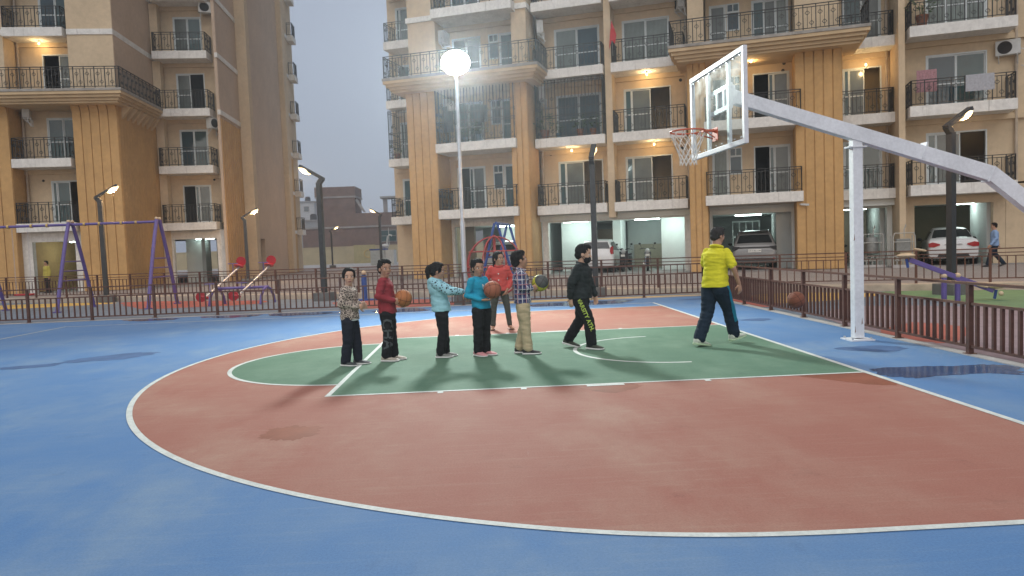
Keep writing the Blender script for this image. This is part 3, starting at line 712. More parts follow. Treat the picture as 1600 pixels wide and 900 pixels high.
# stilt storey: frames, ceiling, floor, partitions
MB().box(-11.0,17.7, .76, 12, 2.60, 2.86).build('parking_ceiling', M_PARK, BR); MB().box(-14.15,-11.13, 4.3, 12, 2.60, 2.86).build('parking_ceiling', M_PARK, BR)
MB().box(-14.3,17.7, -.6, 12, .06, GZ).build('parking_floor', M_PFLOOR, BR)
for (a, c, y, w, m) in ((-9.65,-6.05,.6,.15,M_SLAB),(-5.2,1.65,.9,.3,M_SLAB),(2.45,5.9,.6,.12,M_PARK),(7.65,9.74,1.2,.2,M_PARK),(10.0,13.6,.5,.42,M_BEIGE)):
    f = MB(); f.box(a,a+w,y,y+.3,GZ,2.86).box(c-w,c,y,y+.3,GZ,2.86).box(a+w,c-w,y,y+.3,2.52,2.86); f.build('parking_frame', m, BR)
MB().box(13.61,17.5, .5, .8, GZ, 3.2).build('wall', M_BEIGE, BR)
MB().box(-13.3,-12.3,4.1,4.25,GZ,2.6).build('parking_wall', M_PARK, BR); MB().box(-14.15,-13.3,4.1,4.25,GZ,3.2).build('wall', M_BEIGE, BR); MB().box(-12.3,-11.0,4.1,4.25,GZ,3.2).build('wall', M_BEIGE, BR)
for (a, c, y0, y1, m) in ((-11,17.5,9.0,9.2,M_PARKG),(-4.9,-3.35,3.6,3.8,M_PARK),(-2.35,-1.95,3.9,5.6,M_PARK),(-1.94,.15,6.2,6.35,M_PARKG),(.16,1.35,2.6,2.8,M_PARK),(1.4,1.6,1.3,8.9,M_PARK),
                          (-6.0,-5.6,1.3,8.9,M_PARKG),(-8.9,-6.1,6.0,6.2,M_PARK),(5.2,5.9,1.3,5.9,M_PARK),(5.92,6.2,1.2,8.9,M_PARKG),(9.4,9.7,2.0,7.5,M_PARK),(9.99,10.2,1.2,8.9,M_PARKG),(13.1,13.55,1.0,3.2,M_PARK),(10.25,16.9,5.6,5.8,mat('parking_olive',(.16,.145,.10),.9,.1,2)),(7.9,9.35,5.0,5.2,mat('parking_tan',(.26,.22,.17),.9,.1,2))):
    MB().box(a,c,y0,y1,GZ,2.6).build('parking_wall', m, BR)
MB().box(-3.3,-2.45,5.0,5.1,GZ,2.2).build('parking_door', mat('door_brown',(.14,.115,.085),.6), BR)
MB().box(-1.6,.1,6.05,6.15,GZ,1.35).build('parking_dado', mat('dado_olive',(.22,.20,.15),.8), BR)
MB().box(-9.5,-9.0,2.0,2.2,GZ,2.6).build('parking_wall', mat('parking_tan',(.26,.22,.17),.9), BR)
g = MB()                                                 # stair gate behind the grey car
for k in range(5): g.box(3.35+k*.32,3.39+k*.32,6.5,6.54,.8,2.3)
for zz in (.8,1.5,2.28): g.box(3.35,4.67,6.49,6.55,zz,zz+.05)
g.build('stair_gate', M_PARK, BR)
for (x, y, L, pw) in ((-7.9,4.5,1.2,32),(-3.9,2.4,1.2,26),(-.6,3.6,1.2,34),(.7,1.7,.8,16),(4.1,4.6,1.2,10),(8.6,3.4,1.0,6),(12.6,2.6,1.0,7),(-12.8,5.2,.8,6)): tube_lamp(BR, x, y, 2.59, L, pw)
# small dark vent holes in the plaster above the doors
for (x, y, z) in ((-9.0,.74,5.9),(-4.75,1.29,5.75),(1.3,1.29,5.6),(1.3,1.29,8.6),(5.6,.74,8.75),(5.55,.74,8.45),(7.85,1.59,8.2)):
    MB().tube([(x,y-.01,z),(x,y+.02,z)], .07, 12).build('vent_hole', M_DARK, BR)
soffit_bulb(BRM, -3.57,.5,5.86, 'lit bulb under a balcony, above the masked boy and street lamp', 24)
soffit_bulb(BRM, .15,.5,5.86, 'lit bulb under a balcony just left of the hoop net', 24)
soffit_bulb(BRM, -.1,.6,8.96, 'lit bulb high under a balcony left of the backboard', 34)
soffit_bulb(BRM, 4.25,-.3,8.84, 'lit bulb under the cornice right of the backboard', 26)
soffit_bulb(BRM, 8.77,1.0,8.5, 'lit bulb on the recessed balcony right of the widest orange pillar', 30)
ac_unit(BRM, RA, -9.55,.42,11.2, 'air conditioner on beige wall up behind the floodlight glare', R(-90))
ac_unit(BRM, RA, -9.45,.42,8.0, 'air conditioner inside the grilled balcony left of the floodlight pole', R(-90))
ac_unit(BRM, RA, -4.95,.8,11.2, 'air conditioner hung high right of the floodlight at a pillar corner', R(-75))
ac_unit(BRM, RA, -4.95,.8,8.2, 'air conditioner inside the right grilled balcony', R(-75))
ac_unit(BRM, RA, 13.65,.40,8.1, 'air conditioner at the right picture edge above a white balcony', R(-20))
ac_unit(BRM, RA, 1.35,1.0,11.6, 'air conditioner at the top edge above the left end of the upper right cornice', R(-75))

# ---- left building ---------------------------------------------------
LA = R(3.5)
BL = empty('apartment_building', (-24.905,25.441,0), LA, 'beige apartment block with orange boards and corner cornice behind the swing, left', 'building')
BLM = Matrix.Translation((-24.905,25.441,0)) @ Matrix.Rotation(LA, 4, 'Z')
ZL_ = [3.43+3.04*k for k in range(6)]
lbays = [dict(x=(-1.2,1.65), yw=1.25, b=(-1.15,1.52), yf=0, doors=[(-.05,1.45)]), dict(x=(3.72,7.05), yw=5.45, b=(3.95,6.75), yf=4.29, doors=[(4.75,6.25)])]
ll = {(0,0):'Tto',(0,1):'tt',(0,2):'og',(0,3):'bt',(1,0):'oTg',(1,1):'bt',(1,2):'go',(1,3):'gt'}
for B in bays: wall(BR, B['x'][0], B['x'][1], B['yw'], ZF[NF-1]+3.05, TOPR, [], M_BEIGE)
for B in ([dict(x=(-1.2,1.65),yw=1.25),dict(x=(3.72,7.05),yw=5.45)]): wall(BL, B['x'][0], B['x'][1], B['yw'], ZL_[NF-1]+3.04, TOPL, [], M_BEIGE)
for bi, B in enumerate(lbays):
    x0, x1 = B['x']; yw = B['yw']
    for k in range(NF):
        z = ZL_[k]; zt = z+3.04
        wall(BL, x0, x1, yw, z, zt, [(a,c,z,z+2.1) for a,c in B['doors']], M_BEIGE)
        for (a,c) in B['doors']: door(BL, a, c, yw, z+.005, z+2.1, [PM[q] for q in ll.get((bi,k),'tt')])
        room(BL, x0+.05, x1-.05, yw+.185, yw+2.6, z+.003, zt-.2)
        if bi == 0 and k == 2: continue
        balcony(BL, *B['b'], B['yf'], yw, z)
        MB().box(x0, x1, yw-.12, yw-.002, z-.62, z-.412).build('beam', M_BEIGE, BL)
        if bi == 1: MB().box(3.75,4.15, yw-.62, yw-.122, z-3.0 if k else GZ, z-.415).build('door_pier', M_BEIGE, BL)
for (a, c, n) in ((-5.6,-1.2,8),(1.65,3.70,5)):
    MB().box(a, c, .145, 5.6, GZ, 9.02).build('pillar', M_ORANGE, BL)
    planks(BL, a, c, .10, GZ+.01, 8.93, n, M_ORANGE)
    MB().box(a, c-.0, .16, 5.6, 9.03, TOPL).build('upper_pillar', M_BEIGE if a > 0 else M_BEIGE, BL)
    for k in range(3,6): MB().box(a, c+.03, .12, 5.4, ZL_[k]-.32, ZL_[k]-.06).build('trim_band', M_SLAB, BL)
for k in range(16):                                      # shallow boards on the orange return wall
    y = .2+k*.32; MB().box(3.701,3.722,y,y+.295,GZ+.01,8.93).build('panel', M_ORANGE, BL)
# brown-grey upper return wall skin
for k in range(7):
    y = .55+k*.6
    MB().prism([(3.72,8.9),(4.2,8.9),(3.72,8.35)], y, y+.22, 'y').build('corbel', M_CORN, BL)
MB().box(3.701,3.72,.18,5.42,9.04,TOPL).build('return_wall', M_BROWN, BL)
t = cornice(BL, -5.7, 4.37, -.95, 4.28, ZL_[2])
railing(t, [(-5.6,-.86),(4.28,-.86),(4.28,4.2)], ZL_[2])
# block right of the inner bay: fluted return, pilaster, long brown wall
MB().box(7.055,7.20,4.55,8.6,GZ,TOPL).build('side_wall', M_BROWN, BL)
for k in range(9):
    y = 4.62+k*.44; MB().box(7.201,7.235,y,y+.34,GZ+.01,ZL_[1]+2.55).build('panel', M_ORANGE, BL)
MB().box(7.202,7.22,4.56,8.6,ZL_[1]+2.6,TOPL).build('side_skin', M_BROWN, BL)
for k in range(2,6): MB().box(7.1,7.26,4.5,8.58,ZL_[k]-.32,ZL_[k]-.06).build('trim_band', M_SLAB, BL)
MB().box(7.06,7.82,8.6,9.4,GZ,TOPL).build('pilaster', M_BEIGE, BL, bevel=.05)
MB().box(7.06,7.62,9.4,10.3,GZ,TOPL).build('brown_wall', M_BROWN, BL)
MB().box(7.06,7.62,10.3,11.5,2.55,TOPL).build('brown_wall', M_BROWN, BL)
MB().box(7.06,7.62,11.5,18.6,GZ,TOPL).build('brown_wall', M_BROWN, BL)
MB().box(7.06,7.98,18.6,19.8,GZ,TOPL).build('pilaster', M_BEIGE, BL, bevel=.05)
MB().box(7.06,7.5,19.8,25,GZ,TOPL).build('side_wall', M_BEIGE, BL)
for k in range(6):
    y = 20.0+k*.5; MB().box(7.501,7.54,y,y+.4,GZ,ZL_[1]+2.5).build('panel', M_ORANGE, BL)
for k in range(10): 
    z = 3.43+3.04*k; s = MB().box(7.51,8.0,22.9,24.2,z-.41,z).build('balcony', M_SLAB, BL)
    railing(s, [(7.55,22.96),(7.94,22.96),(7.94,24.1)], z)
    MB().box(7.5,7.56,19.85,22.8,z-.32,z-.06).build('trim_band', M_SLAB, BL)
gt = MB()
for k in range(6): gt.box(7.3,7.34,10.35+k*.19,10.42+k*.19,GZ,2.2)
gt.build('stair_gate', M_PARK, BL)
MB().box(-5.6,7.05,8.2,25,3.0,TOPL).build('core_wall', M_BEIGE, BL)
MB().box(-5.6,7.98,.1,25,TOPL+.001,TOPL+.3).build('roof', M_SLAB, BL)
MB().box(-5.62,-5.602,.2,25,GZ,TOPL).build('end_wall', M_BEIGE, BL)
MB().box(-5.6,3.69,1.3,12,2.62,2.99).build('parking_ceiling', M_PARK, BL); MB().box(3.7,7.05,5.3,12,2.62,2.99).build('parking_ceiling', M_PARK, BL)
MB().box(-5.6,7.05,.2,12,.06,GZ).build('parking_floor', M_PFLOOR, BL)
for (a, c, y, w) in ((-1.2,1.65,.5,.45),(3.75,7.05,4.9,.5)):
    MB().box(a,a+w,y,y+.3,GZ,3.02).box(c-w,c,y,y+.3,GZ,3.02).box(a+w,c-w,y,y+.3,2.55,3.02).build('parking_frame', M_SLAB, BL)
for (a,c,y0,y1,m) in ((-1.2,1.65,6,6.2,M_PARKG),(.55,1.0,2.2,3.4,M_PARK),(1.05,1.64,1.2,5.8,M_PARK),(4.2,5.2,7.0,7.2,M_PARK),(5.25,5.45,6.4,7.4,M_PARKG),(5.5,7.05,8.4,8.6,mat('parking_tan',(.26,.22,.17),.9))):
    MB().box(a,c,y0,y1,GZ,2.62).build('parking_wall', m, BL)
g = MB()
for k in range(9): g.box(5.6+k*.15,5.64+k*.15,8.3,8.34,1.7,2.6)
g.box(5.55,6.9,8.28,8.36,1.66,1.72).build('window_grille', M_DARK, BL)
tube_lamp(BL, .2,3.2,2.6,1.0,10); tube_lamp(BL, 5.4,6.6,2.6,1.0,5)
for (x,y,z) in ((.05,1.24,5.9),(-.4,1.24,5.55),(6.5,5.44,8.9),(6.45,5.44,5.8)):
    MB().tube([(x,y-.01,z),(x,y+.02,z)], .06, 12).build('vent_hole', M_DARK, BL)
soffit_bulb(BLM, .1,.75,12.1, 'lit bulb under the balcony at the top left corner of the picture', 24)
ac_unit(BLM, LA, -.75,.9,8.5, 'air conditioner under the cornice of the left building', R(-70))
ac_unit(BLM, LA, 6.7,4.95,14.7, 'air conditioner high on the inner bay of the left building', R(20))
ac_unit(BLM, LA, 6.75,4.95,8.5, 'air conditioner beside the inner bay door below the corner cornice', R(60))

# ---- things on the balconies
M_PIPE = mat('pipe_galv', (.40,.40,.37), .5, .2, 8, metal=.4)
def frame_on(M_, rz, x, y, z, name, label, cat, group=None): return empty(name, tuple(M_ @ Vector((x,y,z))), rz, label, cat, group)
def hung(b, w, h, n=8, amp=.03, th=.012):
    vs = []; 
    for j in (0,1):
        for i in range(n+1):
            for k in range(4):
                z = -h*k/3; vs.append((-w/2+w*i/n, amp*math.sin(i*1.9+k*.6)*(k/3)+j*th, z))
    o = 4*(n+1); fs = []
    for i in range(n):
        for k in range(3): a = i*4+k; fs += [(a,a+4,a+5,a+1),(o+a,o+a+1,o+a+5,o+a+4)]
    for k in range(3): fs += [(k,k+1,o+k+1,o+k),(n*4+k,o+n*4+k,o+n*4+k+1,n*4+k+1)]
    for i in range(n): fs += [(i*4,o+i*4,o+i*4+4,i*4+4),(i*4+3,i*4+7,o+i*4+7,o+i*4+3)]
    return b.add(vs, fs)
f = frame_on(BRM, RA, -1.5,.15,9.4, 'flag', 'small red flag hanging on a stick above the lit balcony left of the backboard', 'flag')
MB().tube([(0,0,.3),(-.02,-.15,1.85)], .012, 6).build('stick', M_PIPE, f)
fb = MB(); fb.prism([(0,1.8),(.20,1.15),(.12,.75),(.0,.95),(-.14,.55),(-.08,1.2)], -.16,-.145, 'y'); fb.build('cloth', mat('flag_red',(.42,.03,.035),.8,.1,8), f)
for i, (x, y, z, w, h, c, lab) in enumerate(((-8.55,-.55,8.15,.62,.95,(.05,.10,.105),'dark teal sheet drying behind the window grille near the floodlight pole'),(-7.35,-.7,7.95,.34,.75,(.035,.05,.055),'narrow dark trousers drying in the grilled balcony'),(-9.15,-.5,8.1,.5,1.2,(.03,.045,.05),'long black cloth drying at the left of the grilled balcony'),(-8.9,-.62,8.2,.45,.35,(.5,.5,.48),'white towel hung high in the grilled balcony'))):
    r = frame_on(BRM, RA, x, y, z, 'laundry', lab, 'laundry', 'washing on the balconies'); hung(MB(), w, h).build('cloth', mat('laundry_%d' % i, c, .9, .15, 8), r)
MB().tube([(-9.5,-.6,8.25),(-6.2,-.75,8.1)], .008, 5).build('clothes_line', M_PIPE, BR)
r = frame_on(BRM, RA, 12.45,-.53,7.33, 'laundry', 'grey striped towel hung over the balcony railing at the right edge', 'laundry', 'washing on the balconies')
hung(MB(), .95, .62, 8, .02).build('cloth', mat('towel_grey',(.36,.37,.40),.9,.2,14), r)
r = frame_on(BRM, RA, 10.75,-.1,7.75, 'laundry', 'pink and white cloth on a drying stand at the right edge balcony', 'laundry', 'washing on the balconies')
hung(MB(), .7, .85, 8, .04).build('cloth', mat('cloth_pink',(.36,.20,.22),.9,.35,18), r)
M_LEAF = mat('pot_leaf', (.045,.085,.03), .6, .3, 9); M_POT = mat('clay_pot', (.22,.095,.055), .85, .15, 9); M_POTB = mat('blue_pot', (.08,.15,.19), .6, .1, 9)
def plant(M_, x, y, z, label, s=1.0, seed=0, pot=None):
    r = frame_on(M_, 0, x, y, z, 'potted_plant', label, 'plant', 'potted plants on balconies'); rnd = random.Random(seed)
    MB().lathe([(.09*s,0),(.13*s,.22*s),(.145*s,.22*s),(.145*s,.26*s),(.12*s,.26*s)], n=14).build('pot', pot or M_POT, r, smooth=True)
    b = MB()
    for i in range(70):
        A = rnd.uniform(0,6.28); el = rnd.uniform(.1,1.4); R_ = rnd.uniform(.12,.42)*s
        c = Vector((math.cos(A)*math.cos(el)*R_, math.sin(A)*math.cos(el)*R_, .30*s+math.sin(el)*R_*1.3)); d = Vector((math.cos(A+rnd.uniform(-.6,.6)), math.sin(A), rnd.uniform(-.3,.7))).normalized(); q = d.orthogonal().normalized()
        l, w = rnd.uniform(.07,.14)*s, rnd.uniform(.02,.04)*s
        b.add([c, c+d*l*.5+q*w, c+d*l, c+d*l*.5-q*w], [(0,1,2,3)])
    me = bpy.data.meshes.new('foliage'); me.from_pydata(b.v, [], b.f); me.materials.append(M_LEAF); fo = inst('foliage', me, r); fo['kind'] = 'stuff'
    st = MB()
    for i in range(4): st.tube([(0,0,.2*s),(rnd.uniform(-.1,.1)*s,rnd.uniform(-.1,.1)*s,.5*s)], .008*s, 5)
    st.build('stem', M_LEAF, r)
for (x,y,z,lab,s_,sd,pt) in ((-4.75,.35,6.35,'tall potted plant at the left of the right grilled balcony',1.5,1,None),(-4.1,.3,6.35,'small potted plant beside the tall one in the right grilled balcony',.8,2,M_POTB),(-3.1,.3,6.35,'bushy potted plant in the middle of the right grilled balcony',1.2,3,None),(-2.5,.3,6.35,'leafy potted plant at the right of the right grilled balcony',1.1,4,None),
    (-7.6,-.6,6.35,'potted plant low in the left grilled balcony',1.2,5,M_POTB),(-8.3,-.6,6.35,'blue potted plant beside the floodlight pole in the left grilled balcony',.9,6,M_POTB),(-13.6,3.2,6.35,'yellowish potted plant on the end balcony by the sky',1.1,7,None),(10.6,-.1,9.4,'large dark potted plant on the top right balcony',1.7,8,None)):
    plant(BRM, x, y, z, lab, s_, sd, pt)
cc = frame_on(BRM, RA, 6.05,-.86,2.75, 'security_camera', 'small white security camera on the corner of the widest orange pillar', 'camera')
MB().bar((0,0,0),(.30,-.12,-.04),.09,.08).build('housing', M_ACU, cc, bevel=.01); MB().bar((-.05,.08,.0),(.05,0,0),.03).build('bracket', M_ACU, cc)

M_DRAIN = mat('drain_pipe', (.42,.35,.27), .6, .2, 3)
for (par, x, y, zt) in ((BR,-5.12,1.15,18.0),(BR,1.58,1.15,18.0),(BR,7.78,1.45,18.0),(BR,9.62,1.45,18.0),(BR,13.95,.50,18.0),(BL,3.85,5.25,18.5),(BL,-1.08,1.12,18.5)):
    dp = MB().tube([(x,y,2.9),(x,y,zt)], .055, 10).build('drain_pipe', M_DRAIN, par, smooth=True)
    for k in range(5): MB().tube([(x,y,4.6+k*3.05),(x,y,4.68+k*3.05)], .068, 10).build('clip', M_DRAIN, dp)
cbl = [((-9.6,.70,6.0),(-7.0,.72,5.86),(-6.1,.60,6.05)),((-5.2,1.26,5.95),(-3.4,1.24,5.72),(-1.9,1.2,5.9)),((-1.55,1.25,5.9),(.2,1.24,5.75),(1.65,1.25,5.95)),((2.5,.70,6.0),(4.0,.70,5.8),(5.85,.70,5.98))]
for c in cbl: MB().tube([Vector(c[0]).lerp(Vector(c[1]),t/4) for t in range(4)]+[Vector(c[1]).lerp(Vector(c[2]),t/4) for t in range(5)], .010, 5).build('cable', M_DARK, BR)
# ------------------------------------------------------------------ vehicles
M_TYRE = mat('tyre_rubber', (.018,.018,.019), .85, .1, 20); M_RIMS = mat('wheel_alloy', (.45,.46,.47), .35, .05, 10, metal=.7)
M_CGLASS = glass_mat('car_glass', (.012,.016,.018), .05); M_TAIL = mat('tail_light', (.32,.012,.014), .2, .1, 10, spec=.6)
M_TRIM = mat('car_trim', (.02,.02,.022), .6, .1, 10); M_CHROME = mat('chrome', (.65,.66,.67), .15, 0, metal=1)
M_PLATE = mat('plate_white', (.68,.68,.64), .5, .05, 5); M_INK = mat('ink_black', (.012,.012,.012), .6, 0)
def paint(name, c): return mat(name, c, .28, .03, 3, spec=.5, coat=.6)
def text_obj(body, name, size, m, parent, mtx, ext=.002, align='CENTER'):
    cu = bpy.data.curves.new(name, 'FONT'); cu.body = body; cu.size = size; cu.extrude = ext; cu.align_x = align; cu.align_y = 'CENTER'
    tmp = bpy.data.objects.new('tmp_text', cu); COL.objects.link(tmp)
    dg = bpy.context.evaluated_depsgraph_get(); me = bpy.data.meshes.new_from_object(tmp.evaluated_get(dg)); bpy.data.objects.remove(tmp)
    me.materials.clear(); me.materials.append(m); me.transform(mtx); o = inst(name, me, parent); return o
def car(name, mtx_loc, rz, st, color, label, kind='suv', wheels=(.75,3.35), wr=.33, W=.88, plate=None, group='cars parked under the flats'):
    """st: stations along +x (x=0 rear): (x, zbot, wb, zbelt, wt, ztop)"""
    r = empty(name, mtx_loc, rz, label, 'car', group)
    def ring(s):
        x, zb, wb, ze, wt, zt = s
        h = [(0,zb),(wb*.55,zb),(wb*.9,zb+.01),(wb*.98,zb+.10),(wb,zb+(ze-zb)*.55),(wb*.985,ze-.03),(wb*.96,ze),(wt+(wb*.96-wt)*.12,zt-(zt-ze)*.22),(wt*.93,zt-.012),(wt*.5,zt+.012),(0,zt+.018)]
        return [(x,y,z) for y,z in h]+[(x,-y,z) for y,z in h[-2:0:-1]]
    b = MB(); b.loft([ring(s) for s in st]); b.build('body', paint(name+'_'+color[0], color[1]), r, smooth=True)
    def zt_at(x):
        for a, c in zip(st[:-1], st[1:]):
            if a[0] <= x <= c[0]:
                t = (x-a[0])/(c[0]-a[0]); return [a[i]+(c[i]-a[i])*t for i in range(6)]
        return list(st[-1])
    def pan(x0, x1, f0, f1, w0, w1, nm, m, off=.012, n=5):   # panel across the car's rear or front slope
        vs = []; fs = []
        for i in range(n+1):
            y = -1+2*i/n
            a = zt_at(x0); c = zt_at(x1)
            vs.append((x0-off*(1 if x1 > x0 else -1)-.0, y*w0, a[5]+f0+.012*(1-y*y))); vs.append((x1-off*(1 if x1 > x0 else -1), y*w1, c[5]+f1+.012*(1-y*y)))
        for i in range(n): fs.append((2*i,2*i+2,2*i+3,2*i+1))
        bb = MB(); o = len(vs); vs2 = [(v[0]+.02*(1 if x1 > x0 else -1), v[1]*.99, v[2]-.02) for v in vs]
        bb.add(vs+vs2, fs+[(f[0]+o,f[3]+o,f[2]+o,f[1]+o) for f in fs]); return bb.build(nm, m, r, smooth=True)
    rg = [i for i in st if i[5]-i[3] > .3]
    xr0 = [s for s in st if s[5]-s[3] <= .3 and s[0] < rg[0][0]][-1][0]; xr1 = rg[0][0]
    g = pan(xr0+.03*(xr1-xr0)+.01, xr1-.10*(xr1-xr0), .02, -.0, .80*W, .66*W, 'rear_window', M_CGLASS)
    xf0 = [s for s in st if s[5]-s[3] <= .3 and s[0] > rg[-1][0]][0][0]; xf1 = rg[-1][0]
    pan(xf0-.05, xf1+.05, .02, 0, .80*W, .66*W, 'windscreen', M_CGLASS)
    for s in (1,-1):
        vs = []; xs = [rg[0][0]+.12+.0, rg[0][0]+.75, rg[0][0]+1.45, rg[-1][0]+.25, ]
        xs = [rg[0][0]+.05+(rg[-1][0]+.15-rg[0][0])*k/6 for k in range(7)]
        for x in xs:
            a = zt_at(x); zl = a[3]+.035; zh = a[5]-.13
            fy = lambda z: a[2]*.96+(a[4]-a[2]*.96)*(z-a[3])/max(.05,(a[5]-a[3]))
            vs += [(x, s*(fy(zl)+.012), zl), (x, s*(fy(zh)+.012), max(zh,zl+.02))]
        MB().add(vs+[(v[0],v[1]-s*.03,v[2]) for v in vs], [(2*i,2*i+2,2*i+3,2*i+1) for i in range(6)]+[(14+2*i,14+2*i+1,14+2*i+3,14+2*i+2) for i in range(6)]).build('side_window', M_CGLASS, r, smooth=True)
        a = zt_at(rg[-1][0]+.15)
        MB().ell((rg[-1][0]-.05, s*(a[2]+.12), a[3]+.06), .07,.10,.065, 10, 6).build('mirror', M_TRIM, r, smooth=True)
        for wx in wheels:
            wcy = s*(W-.11)
            w = MB().lathe([(wr*.62,-.10),(wr*.9,-.105),(wr,-.07),(wr,.07),(wr*.9,.105),(wr*.62,.10)], n=24)
            mt = Matrix.Translation((wx,wcy,wr)) @ Matrix.Rotation(R(90),4,'X'); w.v = [tuple(mt @ Vector(v)) for v in w.v]
            wo = w.build('wheel', M_TYRE, r, smooth=True)
            q = MB().lathe([(.02,-.06*s*-1),(wr*.6,-.07*s*-1)], n=20)
            for k in range(5):
                A = 2*math.pi*k/5; q.bar((0,0,.075*-s*-1),(math.cos(A)*wr*.6,math.sin(A)*wr*.6,.075*-s*-1),.05,.02)
            q.v = [tuple(mt @ Vector((v[0],v[1],-v[2]))) for v in q.v]; q.build('rim', M_RIMS, wo)
            MB().ring((wx,s*(W-.012),wr), wr*1.10, .028, (0,1,0), n=20, m=6, a0=0, a1=2*math.pi).build('arch', M_TRIM, r)
    return r
GZC = .125
suv = [(0,.42,.80,.72,.72,.74),(.05,.30,.87,.95,.80,.99),(.13,.26,.885,1.02,.80,1.08),(.36,.24,.89,1.04,.665,1.50),(.55,.24,.89,1.05,.66,1.60),(1.4,.22,.89,1.05,.665,1.65),(2.5,.22,.89,1.03,.65,1.60),(3.3,.22,.88,1.0,.74,1.06),(4.0,.25,.86,.92,.70,.96),(4.25,.32,.78,.72,.64,.75)]
def place(x, y, z=GZC): 
    p = BRM @ Vector((x,y,z)); return tuple(p)
c1 = car('parked_car', place(4.27,-.12), RA+R(90), suv, ('silver',(.20,.20,.197)), 'silver SUV parked rear outward below the flats, right of the yellow-shirted man', W=.89)
lampb = MB()
for s in (1,-1):
    MB().prism([(s*.88,1.0),(s*.60,.985),(s*.60,.95),(s*.74,.86),(s*.87,.80)], -.02,.10,'x').build('tail_light', M_TRIM, c1)
    MB().box(-.03,.02,s*.62-.17,s*.62+.17,.455,.485).build('reflector', M_TAIL, c1)
    MB().tube([(.6,s*.60,1.63),(.8,s*.60,1.68),(2.0,s*.60,1.69),(2.3,s*.60,1.62)], .018, 6).build('roof_rail', M_CHROME, c1)
MB().box(-.012,.06,-.60,.60,.93,.965).build('light_bar', M_TRIM, c1); MB().prism([(-.7,.52),(.7,.52),(.78,.40),(-.78,.40)], -.035,.06,'x').build('bumper_insert', M_TRIM, c1)
MB().box(-.045,.03,-.72,.72,.495,.515).build('chrome_strip', M_CHROME, c1)
MB().box(-.022,.0,-.26,.26,.74,.865).build('number_plate', M_PLATE, c1)
text_obj('UP 77 BG 1148', 'plate_text', .075, M_INK, c1, Matrix.Translation((-.024,0,.80)) @ Matrix(((0,0,1,0),(-1,0,0,0),(0,1,0,0),(0,0,0,1))))
MB().box(.20,.50,-.62,.62,1.60,1.63).build('spoiler', M_TRIM, c1)
sed = [(0,.40,.78,.70,.70,.72),(.05,.28,.84,.90,.78,.95),(.15,.24,.855,.96,.76,1.01),(.62,.20,.86,.98,.72,1.05),(1.22,.20,.86,.97,.60,1.42),(1.9,.20,.86,.96,.60,1.475),(2.55,.20,.86,.95,.59,1.43),(3.35,.20,.85,.92,.70,.97),(4.1,.22,.83,.82,.66,.86),(4.35,.3,.74,.66,.6,.68)]
c2 = car('parked_car', place(11.62,-.25), RA+R(82), sed, ('white',(.62,.63,.63)), 'white sedan parked rear outward beside the walking man in blue', wheels=(.85,3.45), wr=.31, W=.855)
for s in (1,-1):
    MB().prism([(s*.845,.86),(s*.845,.72),(s*.66,.70),(s*.45,.78),(s*.46,.83),(s*.70,.90)], -.025,.14,'x').build('tail_light', M_TAIL, c2)
MB().box(-.022,0,-.26,.26,.55,.66).build('number_plate', M_PLATE, c2); MB().box(-.03,.02,-.30,.30,.80,.825).build('chrome_strip', M_CHROME, c2)
MB().prism([(-.5,.42),(.5,.42),(.55,.32),(-.55,.32)], -.012,.06,'x').build('bumper_insert', M_TRIM, c2)
hat = [(0,.40,.74,.68,.66,.70),(.05,.28,.80,.92,.74,.98),(.12,.25,.815,.98,.72,1.06),(.30,.22,.82,1.0,.60,1.44),(.5,.22,.82,1.0,.60,1.51),(1.5,.22,.82,.98,.60,1.54),(2.3,.22,.82,.96,.59,1.48),(2.95,.22,.81,.94,.68,.99),(3.45,.25,.78,.84,.62,.88),(3.6,.32,.7,.66,.58,.68)]
c3 = car('parked_car', place(-2.62,.5), RA+R(92), hat, ('white',(.55,.54,.53)), 'white hatchback partly hidden behind the masked boy and the dark lamp pole', wheels=(.6,2.9), wr=.28, W=.815)
for s in (1,-1): MB().prism([(s*.81,1.20),(s*.70,1.18),(s*.66,.98),(s*.70,.84),(s*.81,.86)], -.01,.22,'x').build('tail_light', M_TAIL, c3)
MB().box(-.022,0,-.26,.26,.62,.73).build('number_plate', M_PLATE, c3)
c4 = car('parked_car', place(-7.55,2.0), RA+R(90), suv, ('white',(.50,.51,.50)), 'white SUV with red tail lights parked behind the red globe climber', W=.89)
for s in (1,-1): MB().prism([(s*.885,1.05),(s*.66,1.02),(s*.68,.86),(s*.88,.84)], -.02,.12,'x').build('tail_light', M_TAIL, c4)
MB().box(-.022,0,-.26,.26,.70,.82).build('number_plate', M_PLATE, c4)

